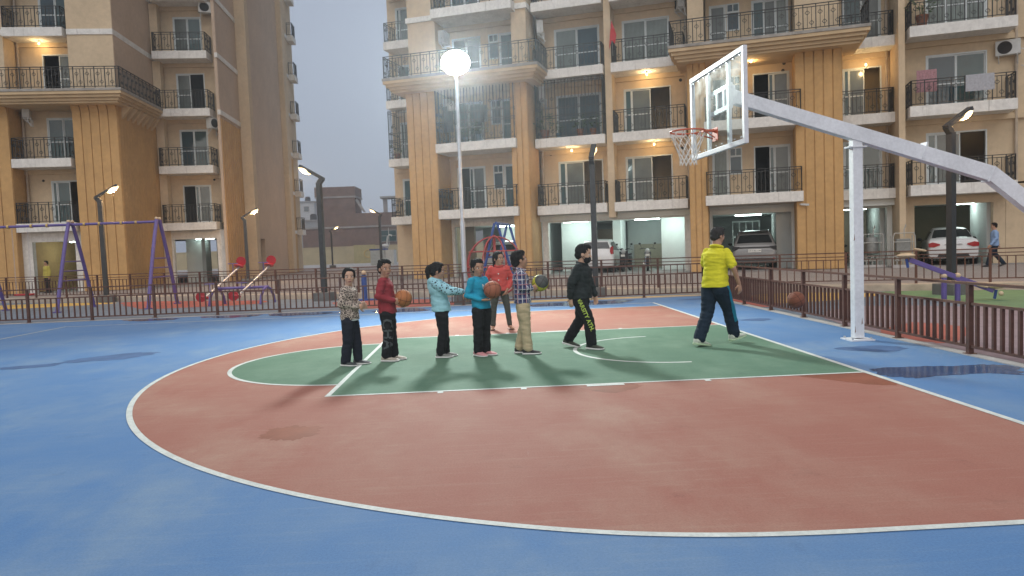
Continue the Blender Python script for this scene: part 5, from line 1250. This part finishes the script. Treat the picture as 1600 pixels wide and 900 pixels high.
    torso_loft(tb, [sec(th,.078*q,.101*q), sec(th+.10,.077*q,.100*q), sec(.35,.071*q,.090*q), sec(.55,.070*q,.090*q), sec(.78,.073*q,.100*q), sec(.90,.064*q,.100*q), sec(.98,.052,.078), sec(1.04,.042,.052), sec(1.085,.036,.040)])
    sm, slm = shirt if isinstance(shirt, tuple) else (shirt, None)
    if slm is None: sleeves(tb, 1.0, sleeve)
    so = grow('jacket' if jacket else 'shirt', tb, sm, root, .0075, shirt_fold, (6,6,20))
    if slm is not None:
        for nm, (sh, e, w) in (('L',(shL,eL,wL)),('R',(shR,eR,wR))):
            sb = MB(); rcone(sb, sh, .045*H*q, e, .036*H*q); rcone(sb, e, .0355*H*q, e.lerp(w,.93), .0265*H*q); grow('sleeve', sb, slm, so, .0075, .006, (8,8,16))
    if collar or jacket:
        cb = MB(); cb.ring(nb+Vector((.004*H,0,.012*H)), .047*H, .013*H, (.25,0,1), n=24, m=8); grow('collar', cb, sm, root, .006, .003)
    # ---- trousers
    pb = MB(); lr = legr
    torso_loft(pb, [sec(-.16,.03,.05), sec(-.06,.060*q,.086*q), sec(.05,.062*q,.087*q), sec(.17,.055*q,.078*q)])
    for (h, k, a) in ((hipL,kL,aL),(hipR,kR,aR)):
        rcone(pb, h+Vector((0,0,-.035*H)), .060*H*lr, k, .046*H*lr); rcone(pb, k, .046*H*lr, a+Vector((0,0,.012*H)), (.038 if lr <= 1 else .043)*H*lr)
    to = grow('trousers', pb, trousers, root, .0075, .0085, (5,5,20))
    # ---- shoes
    if shoekind != 'bare':
        um, sm2 = shoes
        for sd, a, ft in ((1,aL,P['fL']),(-1,aR,P['fR'])):
            pt = P.get('tL' if sd > 0 else 'tR', 0.0)
            Mf = Matrix.Translation(a) @ Matrix.Rotation(ft,4,'Z') @ Matrix.Rotation(pt,4,'Y') @ Matrix.Diagonal((1.12,1.2,1.0,1))
            def loft_shoe(secs, pw=.8):
                bb = MB(); rings = []
                for (x, w, z0, z1) in secs:
                    rg = []
                    for k in range(16):
                        A = 2*math.pi*k/16; c, s = math.cos(A), math.sin(A)
                        rg.append(tuple(Mf @ (Vector((x, w*math.copysign(abs(c)**pw, c), (z0+z1)/2+(z1-z0)/2*math.copysign(abs(s)**pw, s)))*H)))
                    rings.append(rg)
                bb.loft(rings); return bb
            zb = -.048
            up = loft_shoe([(-.046,.014,zb+.012,-.004),(-.040,.024,zb+.010,.012),(-.015,.029,zb+.010,.016),(.015,.030,zb+.010,.004),(.045,.033,zb+.010,-.008),(.075,.033,zb+.010,-.016),(.098,.026,zb+.010,-.022),(.110,.010,zb+.012,-.030)])
            uo = up.build('shoe', um, root, smooth=True)
            loft_shoe([(-.050,.014,zb,zb+.020),(-.043,.026,zb,zb+.021),(-.01,.031,zb,zb+.020),(.04,.036,zb,zb+.017),(.08,.036,zb,zb+.017),(.104,.027,zb+.002,zb+.015),(.116,.010,zb+.004,zb+.014)], .6).build('sole', sm2, uo, smooth=True)
            lc = MB()
            for k in range(4):
                x = .012+k*.014; z = -.001-k*.0075; lc.tube([Mf @ (Vector((x,-.014,z-.003))*H), Mf @ (Vector((x,0,z+.002))*H), Mf @ (Vector((x,.014,z-.003))*H)], .003*H, 5)
            lc.build('laces', sm2, uo)['kind'] = 'stuff'
    else:
        for sd, a, ft in ((1,aL,P['fL']),(-1,aR,P['fR'])):
            fd = Vector((math.cos(ft), math.sin(ft), 0)); lt = Vector((-fd.y,fd.x,0)); c = a+fd*.03*H+Vector((0,0,-.052*H))
            sb = MB(); rcone(sb, c-fd*.055*H, .020*H, c+fd*.06*H, .024*H, sx=.22, fl=(0,0,1)); s_ = sb.build('sandal', shoes[0], root, smooth=True)
            MB().tube([c+fd*.035*H+lt*.026*H+Vector((0,0,.004*H)), c+fd*.035*H+lt*.014*H+Vector((0,0,.028*H)), c+fd*.035*H-lt*.014*H+Vector((0,0,.028*H)), c+fd*.035*H-lt*.026*H+Vector((0,0,.004*H))], .006*H, 6).build('strap', shoes[1], s_, smooth=True)
    return root, so, to, dict(H=H, HH=HH, hp=hp, Mh=Mh, nb=nb, shL=shL, shR=shR, eR=eR, wR=wR, wL=wL, kR=kR, aR=aR, hipR=hipR, kL=kL, aL=aL, hipL=hipL)
def cloth(name, c, var=.14): return mat(name, c, .85, var, 9, bump=.35, bscale=160, spec=.2)
M_WSOLE = mat('white_rubber', (.66,.66,.64), .6, .06, 10)

# patterned cloth
def pattern(name, build_nodes):
    m = bpy.data.materials.new(name); m.use_nodes = True; n = m.node_tree.nodes; L = m.node_tree.links; b = n['Principled BSDF']; b.inputs['Roughness'].default_value = .85; b.inputs['Specular IOR Level'].default_value = .2
    tc = n.new('ShaderNodeTexCoord'); c = build_nodes(n, L, tc); L.new(c, b.inputs['Base Color']); return m
def leopard(n, L, tc):
    v = n.new('ShaderNodeTexVoronoi'); v.inputs['Scale'].default_value = 30; v.feature = 'DISTANCE_TO_EDGE'; L.new(tc.outputs['Object'], v.inputs['Vector'])
    r = n.new('ShaderNodeValToRGB'); r.color_ramp.interpolation = 'CONSTANT'; r.color_ramp.elements[0].color = (.50,.42,.35,1); r.color_ramp.elements[1].position = .12; r.color_ramp.elements[1].color = (.025,.02,.02,1)
    e = r.color_ramp.elements.new(.32); e.color = (.44,.36,.30,1); L.new(v.outputs['Distance'], r.inputs[0]); return r.outputs[0]
def dots(n, L, tc):
    v = n.new('ShaderNodeTexVoronoi'); v.inputs['Scale'].default_value = 34; L.new(tc.outputs['Object'], v.inputs['Vector'])
    r = n.new('ShaderNodeValToRGB'); r.color_ramp.interpolation = 'CONSTANT'; r.color_ramp.elements[0].color = (.02,.03,.04,1); r.color_ramp.elements[1].position = .36; r.color_ramp.elements[1].color = (.30,.55,.62,1); L.new(v.outputs['Distance'], r.inputs[0]); return r.outputs[0]
def plaid(n, L, tc):
    sp = n.new('ShaderNodeSeparateXYZ'); L.new(tc.outputs['Object'], sp.inputs[0]); col = None
    def band(sock, freq, ph, th):
        a = n.new('ShaderNodeMath'); a.operation = 'MULTIPLY_ADD'; a.inputs[1].default_value = freq; a.inputs[2].default_value = ph; L.new(sock, a.inputs[0])
        f = n.new('ShaderNodeMath'); f.operation = 'FRACT'; L.new(a.outputs[0], f.inputs[0]); g = n.new('ShaderNodeMath'); g.operation = 'LESS_THAN'; g.inputs[1].default_value = th; L.new(f.outputs[0], g.inputs[0]); return g.outputs[0]
    base = (.028,.03,.085,1); cur = None
    for sock, fr, ph, th, c, fac in ((sp.outputs['X'],17,.1,.30,(.10,.11,.22,1),.6),(sp.outputs['Z'],15,.2,.30,(.10,.11,.22,1),.6),(sp.outputs['X'],17,.35,.17,(.62,.62,.64,1),.9),(sp.outputs['Y'],17,.2,.17,(.62,.62,.64,1),.75),(sp.outputs['Z'],15,.4,.15,(.62,.62,.64,1),.85),(sp.outputs['X'],8.5,.7,.06,(.35,.03,.06,1),.8),(sp.outputs['Z'],7.5,.7,.06,(.35,.03,.06,1),.8)):
        mx = n.new('ShaderNodeMix'); mx.data_type = 'RGBA'
        ml = n.new('ShaderNodeMath'); ml.operation = 'MULTIPLY'; ml.inputs[1].default_value = fac; L.new(band(sock,fr,ph,th), ml.inputs[0]); L.new(ml.outputs[0], mx.inputs[0])
        if cur is None: mx.inputs[6].default_value = base
        else: L.new(cur, mx.inputs[6])
        mx.inputs[7].default_value = c; cur = mx.outputs[2]
    return cur
M_LEO = pattern('leopard_knit', leopard); M_DOTS = pattern('dotted_cyan', dots); M_PLAID = pattern('plaid_cotton', plaid)
M_JEAN = cloth('dark_jeans', (.014,.017,.028)); M_BLACKC = cloth('black_cloth', (.012,.013,.015)); M_MAROON = cloth('maroon_fleece', (.27,.035,.045)); M_CYAN = cloth('cyan_fleece', (.30,.56,.62), .08)
M_TURQ = cloth('turquoise_cotton', (.015,.29,.44), .08); M_CORAL = cloth('coral_jacket', (.52,.075,.065), .1); M_OLIVE = cloth('olive_leggings', (.06,.065,.055)); M_KHAKI = cloth('khaki_cotton', (.46,.38,.24), .1)
M_CHAR = cloth('charcoal_fleece', (.018,.024,.025), .3); M_YPOLO = cloth('yellow_polo', (.62,.58,.03), .06); M_NAVY = cloth('navy_track', (.010,.022,.038)); M_TEAL = cloth('teal_stripe', (.01,.16,.24)); M_SKYB = cloth('sky_blue_shirt', (.22,.33,.52), .1)
def shoe_m(name, c): return mat(name, c, .7, .15, 30, bump=.3, bscale=200)
GY = math.pi/180
# 1 girl in the animal print top
p1r, p1s, p1t, g1 = person((-5.90,-.36,.004), R(-12), 1.30, 'girl in animal-print top with folded hands, first at the left of the line',
  dict(head=R(-62), roll=0, eL=(-.02,.128,.635), wL=(.125,.03,.625), eR=(-.035,-.135,.64), wR=(.115,-.035,.60), aL=(.045,.06,.048), kL=(.035,.058,.275), aR=(-.045,-.05,.048), kR=(-.01,-.052,.275), fL=R(12), fR=R(-8)),
  M_LEO, M_JEAN, (shoe_m('shoe_slate',(.05,.058,.062)), M_WSOLE), hair='back', skin=M_SKIN2, hands=dict(R=dict(d=(.7,.6,.1), n=(0,1,0), curl=.8), L=dict(d=(.6,-.7,.0), n=(0,-1,.2), curl=.8)), hem=.475, loose=1.12, legr=1.16, build_=1.03)
# 2 boy in maroon
p2r, p2s, p2t, g2 = person((-5.43,-.10,.004), R(-6), 1.39, 'boy in maroon sweatshirt holding an orange basketball, second from the left',
  dict(head=R(-48), eL=(-.02,.13,.64), wL=(.105,.075,.605), eR=(-.05,-.135,.645), wR=(.085,-.075,.595), aL=(.03,.05,.048), aR=(-.02,-.052,.048), fR=R(-4), sh=(-.02,0,.80)),
  M_MAROON, M_BLACKC, (shoe_m('shoe_sand',(.42,.37,.31)), M_WSOLE), hands=dict(R=dict(d=(.9,.25,.1), n=(.1,1,.1), curl=.45), L=dict(d=(.9,-.25,.1), n=(.1,-1,.1), curl=.45)), hem=.47, loose=1.12, legr=1.16)
# 3 girl in cyan hoodie
p3r, p3s, p3t, g3 = person((-4.70,.02,.004), R(0), 1.32, 'girl in pale cyan hoodie with dotted sleeves, arms stretched forward, ponytail',
  dict(head=R(0), pitch=R(6), eL=(.10,.115,.70), wL=(.235,.045,.675), eR=(.085,-.13,.70), wR=(.235,-.055,.685), aL=(.02,.05,.048), aR=(-.025,-.05,.048), sh=(-.045,0,.80), hips=(.0,0,.50)),
  (M_CYAN, M_DOTS), M_BLACKC, (shoe_m('shoe_grey',(.20,.205,.19)), M_WSOLE), hair='pony', hands=dict(R=dict(d=(.5,.3,-.75), n=(-.6,.3,-.4), curl=.7), L=dict(d=(.6,-.3,-.6), n=(-.5,-.2,-.5), curl=.7)), hem=.49, loose=1.2, legr=1.18, build_=1.08)
# 4 child in turquoise
p4r, p4s, p4t, g4 = person((-4.16,.0,.004), R(-42), 1.345, 'child in bright turquoise top with black trousers and pink shoes holding a basketball',
  dict(head=R(-22), roll=R(4), eL=(.03,.125,.64), wL=(.15,.085,.645), eR=(-.05,-.135,.635), wR=(.085,-.075,.585), aL=(.015,.05,.048), aR=(-.01,-.05,.048), fL=R(10), fR=R(-5), hips=(.015,0,.50), sh=(-.02,0,.80)),
  M_TURQ, M_BLACKC, (shoe_m('shoe_pink',(.55,.25,.26)), M_WSOLE), hands=dict(R=dict(d=(.8,.5,-.02), n=(0,.1,1), curl=.35), L=dict(d=(.5,-.75,.3), n=(.2,-.9,-.2), curl=.45)), hem=.49, loose=1.04, legr=1.14)
# 5 girl in coral jacket
p5r, p5s, p5t, g5 = person((-3.82,3.10,.002), R(-88), 1.42, 'girl in coral red jacket with hands in pockets standing behind the line',
  dict(head=R(38), eL=(-.035,.165,.635), wL=(.055,.105,.535), eR=(-.035,-.165,.635), wR=(.055,-.105,.535), aL=(.0,.112,.055), kL=(.01,.09,.28), aR=(-.0,-.10,.055), kR=(.01,-.085,.28), fL=R(25), fR=R(-12)),
  M_CORAL, M_OLIVE, (mat('sandal_brown',(.10,.05,.03),.7), M_TRIM), hair='long', hands=dict(R=dict(d=(.2,.5,-.8), n=(0,1,0), curl=.3), L=dict(d=(.2,-.5,-.8), n=(0,-1,0), curl=.3)), hem=.50, loose=1.14, shoekind='bare', jacket=True, legr=.88)
# 6 boy in plaid
p6r, p6s, p6t, g6 = person((-3.57,.0,.004), R(2), 1.44, 'boy in navy plaid shirt and khaki trousers holding a yellow and grey ball',
  dict(head=R(8), pitch=R(-8), eL=(.01,.125,.66), wL=(.10,.075,.64), eR=(-.025,-.13,.655), wR=(.085,-.072,.638), aL=(-.04,.052,.048), aR=(.03,-.055,.048), sh=(-.015,0,.80)),
  M_PLAID, M_KHAKI, (shoe_m('shoe_black',(.02,.021,.022)), M_WSOLE), hands=dict(R=dict(d=(.9,.25,.15), n=(.1,1,.15), curl=.45), L=dict(d=(.9,-.25,.15), n=(.1,-1,.15), curl=.45)), hem=.495, loose=1.08, legr=1.14, collar=True, skin=M_SKIN)
# 7 masked boy walking
p7r, p7s, p7t, g7 = person((-2.70,.28,.004), R(-24), 1.50, 'boy in charcoal sweatshirt and black face mask walking towards the hoop',
  dict(head=R(8), pitch=R(8), eL=(.035,.14,.635), wL=(.095,.13,.50), eR=(-.055,-.15,.635), wR=(-.075,-.135,.495), kL=(-.035,.05,.28), aL=(-.165,.055,.070), tL=R(14), kR=(.075,-.05,.275), aR=(.095,-.055,.048), fL=R(10), fR=R(-12), hips=(-.01,0,.495), sh=(.005,0,.795)),
  M_CHAR, M_BLACKC, (shoe_m('shoe_olive',(.035,.042,.03)), M_WSOLE), skin=M_SKIN2, hem=.485, loose=1.24, legr=1.18, collar=True, build_=1.05, hands=dict(R=dict(d=(.05,.02,-1), n=(.3,1,0), curl=.5), L=dict(d=(.1,0,-1), n=(0,-1,0), curl=.5)))
# 8 man in yellow polo
p8r, p8s, p8t, g8 = person((-.84,.05,.004), R(40), 1.68, 'man in yellow polo shirt striding after the loose ball, seen from behind',
  dict(shy=.094, head=R(-22), pitch=R(8), eL=(.07,.14,.66), wL=(.17,.07,.62), eR=(.02,-.165,.65), wR=(.085,-.175,.515), kR=(.115,-.055,.29), aR=(.175,-.065,.075), kL=(-.035,.055,.275), aL=(-.155,.06,.058), hips=(.0,0,.505), sh=(.035,0,.805), tR=R(-10), tL=R(10), fL=R(-8), fR=R(-10)),
  M_YPOLO, M_NAVY, (shoe_m('shoe_white',(.50,.54,.46)), mat('lime_sole',(.42,.55,.36),.6,.1,8)), hair='grey', sleeve='short', hem=.49, loose=1.12, legr=1.18, collar=True, build_=1.02, hands=dict(R=dict(d=(.25,0,-1), n=(.2,1,0), curl=.45), L=dict(d=(.3,0,-.9), n=(0,-1,0), curl=.45)))
# 9 man in blue shirt beside the sedan, 10 person in yellow under the left flats
p9 = place(12.5,-2.0,.10)
person(p9, R(155), 1.62, 'man in sky blue shirt walking past the white sedan', dict(kL=(.09,.05,.28), aL=(.14,.05,.05), kR=(-.02,-.05,.28), aR=(-.17,-.05,.075), tR=R(22), wL=(.10,.15,.50), wR=(-.08,-.15,.50)), M_SKYB, M_NAVY, (M_TRIM, M_TRIM), hem=.47, loose=1.12, legr=1.05)
pl = BLM @ Vector((.05,.05,.12)); person(tuple(pl), R(-120), 1.55, 'person in dull yellow top standing in the parking opening behind the swing', dict(), cloth('mustard_top',(.42,.36,.08)), M_BLACKC, (M_TRIM, M_TRIM), hem=.46, loose=1.1)

# grow all clothing and bodies in one evaluation
for (o, vox, fold, fs, sm) in PENDING:
    r_ = o.modifiers.new('r', 'REMESH'); r_.mode = 'VOXEL'; r_.voxel_size = vox; r_.use_smooth_shade = True
    s_ = o.modifiers.new('s', 'SMOOTH'); s_.factor = .5; s_.iterations = sm
dg = bpy.context.evaluated_depsgraph_get()
done = [(o, bpy.data.meshes.new_from_object(o.evaluated_get(dg)), fold, fs) for (o, vox, fold, fs, sm) in PENDING]
for (o, me, fold, fs) in done:
    if fold:
        nv = len(me.vertices); co = np.empty(nv*3, 'f'); no = np.empty(nv*3, 'f')
        me.vertices.foreach_get('co', co); me.vertex_normals.foreach_get('vector', no); co = co.reshape(-1,3); no = no.reshape(-1,3)
        k0 = len(o.name)*3.7+nv*.013
        nz = mnoise.noise; f = np.fromiter((nz((x*fs[0]+k0, y*fs[1], z*fs[2]+x*5))+.45*nz((x*fs[0]*2.3, y*fs[1]*2.3+k0, z*fs[2]*2.1)) for x, y, z in co.tolist()), 'f', nv)
        me.vertices.foreach_set('co', (co+no*(fold*f)[:,None]).ravel()); me.update()
    old = o.data; m_ = old.materials[0]; o.modifiers.clear(); o.data = me
    me.materials.clear(); me.materials.append(m_)
    for p in me.polygons: p.use_smooth = True
    me.name = o.name; bpy.data.meshes.remove(old)

# printed marks pressed onto the cloth
def press(text, size, m, target, name, origin, xdir, ydir, parent, off=.0035, depth=.4):
    """flat lettering laid on the cloth of target: glyph plane at origin, cast inward"""
    cu = bpy.data.curves.new(name, 'FONT'); cu.body = text; cu.size = size; cu.align_x = 'CENTER'; cu.align_y = 'CENTER'; cu.resolution_u = 2; cu.offset = size*.02
    tmp = bpy.data.objects.new('tmp_text', cu); COL.objects.link(tmp)
    d2 = bpy.context.evaluated_depsgraph_get(); me = bpy.data.meshes.new_from_object(tmp.evaluated_get(d2)); bpy.data.objects.remove(tmp)
    bm = bmesh.new(); bm.from_mesh(me); bmesh.ops.triangulate(bm, faces=bm.faces); bmesh.ops.subdivide_edges(bm, edges=[e for e in bm.edges if e.calc_length() > size*.2], cuts=2, use_grid_fill=False); bmesh.ops.triangulate(bm, faces=bm.faces); bm.to_mesh(me); bm.free()
    tm = target.data; bv = BVHTree.FromPolygons([v.co for v in tm.vertices], [tuple(p.vertices) for p in tm.polygons])
    x = Vector(xdir).normalized(); y = Vector(ydir); y = (y-x*y.dot(x)).normalized(); z = x.cross(y); o0 = Vector(origin)
    for v in me.vertices:
        p = o0+x*v.co.x+y*v.co.y; h = bv.ray_cast(p+z*depth*.5, -z, depth)
        v.co = (h[0]+z*off) if h[0] is not None else p
    me.materials.clear(); me.materials.append(m); o_ = inst(name, me, parent); o_['kind'] = 'stuff'; return o_
M_NEON = cloth('neon_print', (.42,.55,.10), .05); M_GPRINT = cloth('grey_print', (.085,.095,.10), .1); M_WPRINT = cloth('white_print', (.62,.68,.68), .05)
up = g7['hipR'].lerp(g7['kR'],.74)
ax = (g7['kR']-g7['hipR']).normalized()
press('VARSITY ATH.', .078, M_NEON, p7t, 'leg_print', up+Vector((.015,-.12,0)), ax, Vector((1,0,0)), p7t)
lg = g2['kR'].lerp(g2['hipR'],-.05)
press('CHA', .20, M_GPRINT, p2t, 'leg_print', lg+Vector((.0,-.12,.02)), (0,0,-1), Vector((1,0,0)), p2t)
press('NY', .10, M_WPRINT, p4s, 'chest_print', Vector((.12,.03,.715*g4['H'])), (0,1,0), Vector((0,0,1)), p4s)
# teal panel down the man's near trouser leg, hem band, buttons, mask, ball pump of details
def stripe_on(target, name, pts, w, m, cast, parent, off=.006):
    tm = target.data; bv = BVHTree.FromPolygons([v.co for v in tm.vertices], [tuple(p.vertices) for p in tm.polygons]); cast = Vector(cast).normalized(); vs = []; fs = []
    N_ = 26; K = 4
    P_ = [Vector(p) for p in pts]
    for i in range(N_+1):
        t = i/N_*(len(P_)-1); j = min(int(t), len(P_)-2); p = P_[j].lerp(P_[j+1], t-j); d = (P_[j+1]-P_[j]).normalized(); s = d.cross(cast).normalized()
        for k in range(K+1):
            q = p+s*w*(k/K-.5); h = bv.ray_cast(q-cast*.3, cast, .6); vs.append((h[0]-cast*off) if h[0] is not None else q)
    for i in range(N_):
        for k in range(K): a_ = i*(K+1)+k; fs.append((a_,a_+1,a_+K+2,a_+K+1))
    me = bpy.data.meshes.new(name); me.from_pydata(vs, [], fs); me.materials.append(m)
    for p in me.polygons: p.use_smooth = True
    return inst(name, me, parent)
cdir = (.1,1,0)
stripe_on(p8t, 'side_stripe', [g8['hipR']+Vector((-.01,-.02,.06)), g8['hipR'].lerp(g8['kR'],.5), g8['kR']+Vector((-.01,-.02,0)), g8['kR'].lerp(g8['aR'],.45)], .075, M_TEAL, (0,1,0), p8t)
mk = MB(); Mh = g7['Mh']; mk.ell((.20,0,.24), .24,.265,.225, 18, 12); mk.v = [tuple(Mh @ Vector(v)) for v in mk.v]; mo = mk.build('face_mask', M_BLACKC, p7r, smooth=True)
for s in (1,-1): MB().tube([Mh @ Vector((.20,s*.26,.30)), Mh @ Vector((-.02,s*.36,.42))], .004, 5).tube([Mh @ Vector((.15,s*.25,.14)), Mh @ Vector((-.04,s*.355,.38))], .004, 5).build('ear_loop', M_BLACKC, mo)
tm = p5s.data; bv = BVHTree.FromPolygons([v.co for v in tm.vertices], [tuple(p.vertices) for p in tm.polygons])
for z in (.56,.64,.72):
    for y in (-.012,):
        h = bv.ray_cast(Vector((.5,y*1.4,z*1.42)), Vector((-1,0,0)), 1)
        if h[0] is not None: MB().tube([h[0]-Vector((.002,0,0)), h[0]+Vector((.006,0,0))], .012, 12).build('button', M_WSOLE, p5s)
h1 = MB(); H1 = 1.30; h1.ring((0,0,.472*H1), .104*H1, .012, n=28, m=6); h1.v = [(v[0]*.80, v[1]*.99, v[2]) for v in h1.v]; h1.build('belt', M_WPRINT, p1r, smooth=True)
hd = MB(); rcone(hd, g3['nb']+Vector((-.055,-.05,.0)), .05, g3['nb']+Vector((-.055,.05,.0)), .05); rcone(hd, g3['nb']+Vector((-.07,0,-.01)), .055, g3['nb']+Vector((-.085,0,-.09)), .04); hd.ring(g3['nb']+Vector((.0,0,.015)), .062, .022, (.3,0,1), n=20, m=8); hd.build('hood', M_CYAN, p3r, smooth=True)
# ------------------------------------------------------------------ balls
def ball(c, r, m, seam, label, rot=(0.3,0.2,0.5), two=None):
    o = empty('basketball', c, 0, label, 'ball', 'basketballs'); o.rotation_euler = rot
    b = MB().ell((0,0,0), r, r, r, 28, 18)
    bo = b.build('cover', m, o, smooth=True)
    for (ax, off) in (((1,0,0),0),((0,1,0),0),((0,0,1),0)):
        MB().ring((0,0,0), r*1.001, r*.022, ax, n=40, m=5).build('seam', seam, bo)
    for s in (1,-1): MB().ring((s*r*.62,0,0), r*.785, r*.02, (1,0,0), n=30, m=5).build('seam', seam, bo)
    if two:
        for s in (0,1):
            q = MB(); rings = []
            for j in range(7):
                t = R(4+j*9); rings.append([Vector((math.cos(A)*math.sin(t), math.sin(A)*math.sin(t), math.cos(t)*(1 if s else -1)))*r*1.006 for A in [2*math.pi*k/24 for k in range(24)]])
            q.loft(rings); q.build('panel', two, bo, smooth=True)
    return o
M_BALL = mat('ball_orange', (.42,.155,.05), .65, .12, 8, bump=.5, bscale=300); M_BALLB = mat('ball_brown', (.34,.115,.06), .65, .12, 8, bump=.5, bscale=300); M_BALLD = mat('ball_dark_brown', (.20,.065,.035), .7, .15, 8, bump=.5, bscale=300); M_BALLY = mat('ball_yellow', (.52,.50,.04), .6, .08, 8, bump=.4, bscale=300); M_BGREY = mat('ball_grey', (.07,.075,.07), .6, .1, 8)
M_SEAM = mat('ball_seam', (.03,.018,.014), .8, 0)
ball((-5.205,-.12,.855), .120, M_BALL, M_SEAM, 'orange basketball held by the boy in the maroon sweatshirt')
ball((-3.985,-.16,.925), .122, M_BALLB, M_SEAM, 'brown basketball held by the child in turquoise', (.9,.1,.4))
ball((-3.315,.0,.985), .118, M_BALLY, M_SEAM, 'yellow and grey ball held by the boy in plaid', (R(60),R(35),0), M_BGREY)
ball((.30,.0,.60), .122, M_BALLD, M_SEAM, 'dark brown basketball bouncing in the air by the right fence', (.2,1.1,.3))

# ------------------------------------------------------------------ dusk haze
hz_ = MB().box(-130,130,-40,235,-1.5,46).build('haze', None); hz_['kind'] = 'stuff'; hz_['label'] = 'thin pale dusk haze filling the air'
hm_ = bpy.data.materials.new('haze_air'); hm_.use_nodes = True; hn = hm_.node_tree.nodes; hn.clear()
ho = hn.new('ShaderNodeOutputMaterial'); hv = hn.new('ShaderNodeVolumePrincipled')
hv.inputs['Color'].default_value = (.80,.84,.92,1); hv.inputs['Density'].default_value = .0017; hv.inputs['Anisotropy'].default_value = .68
hm_.node_tree.links.new(hv.outputs[0], ho.inputs['Volume']); hz_.data.materials.append(hm_)
bpy.context.view_layer.update()
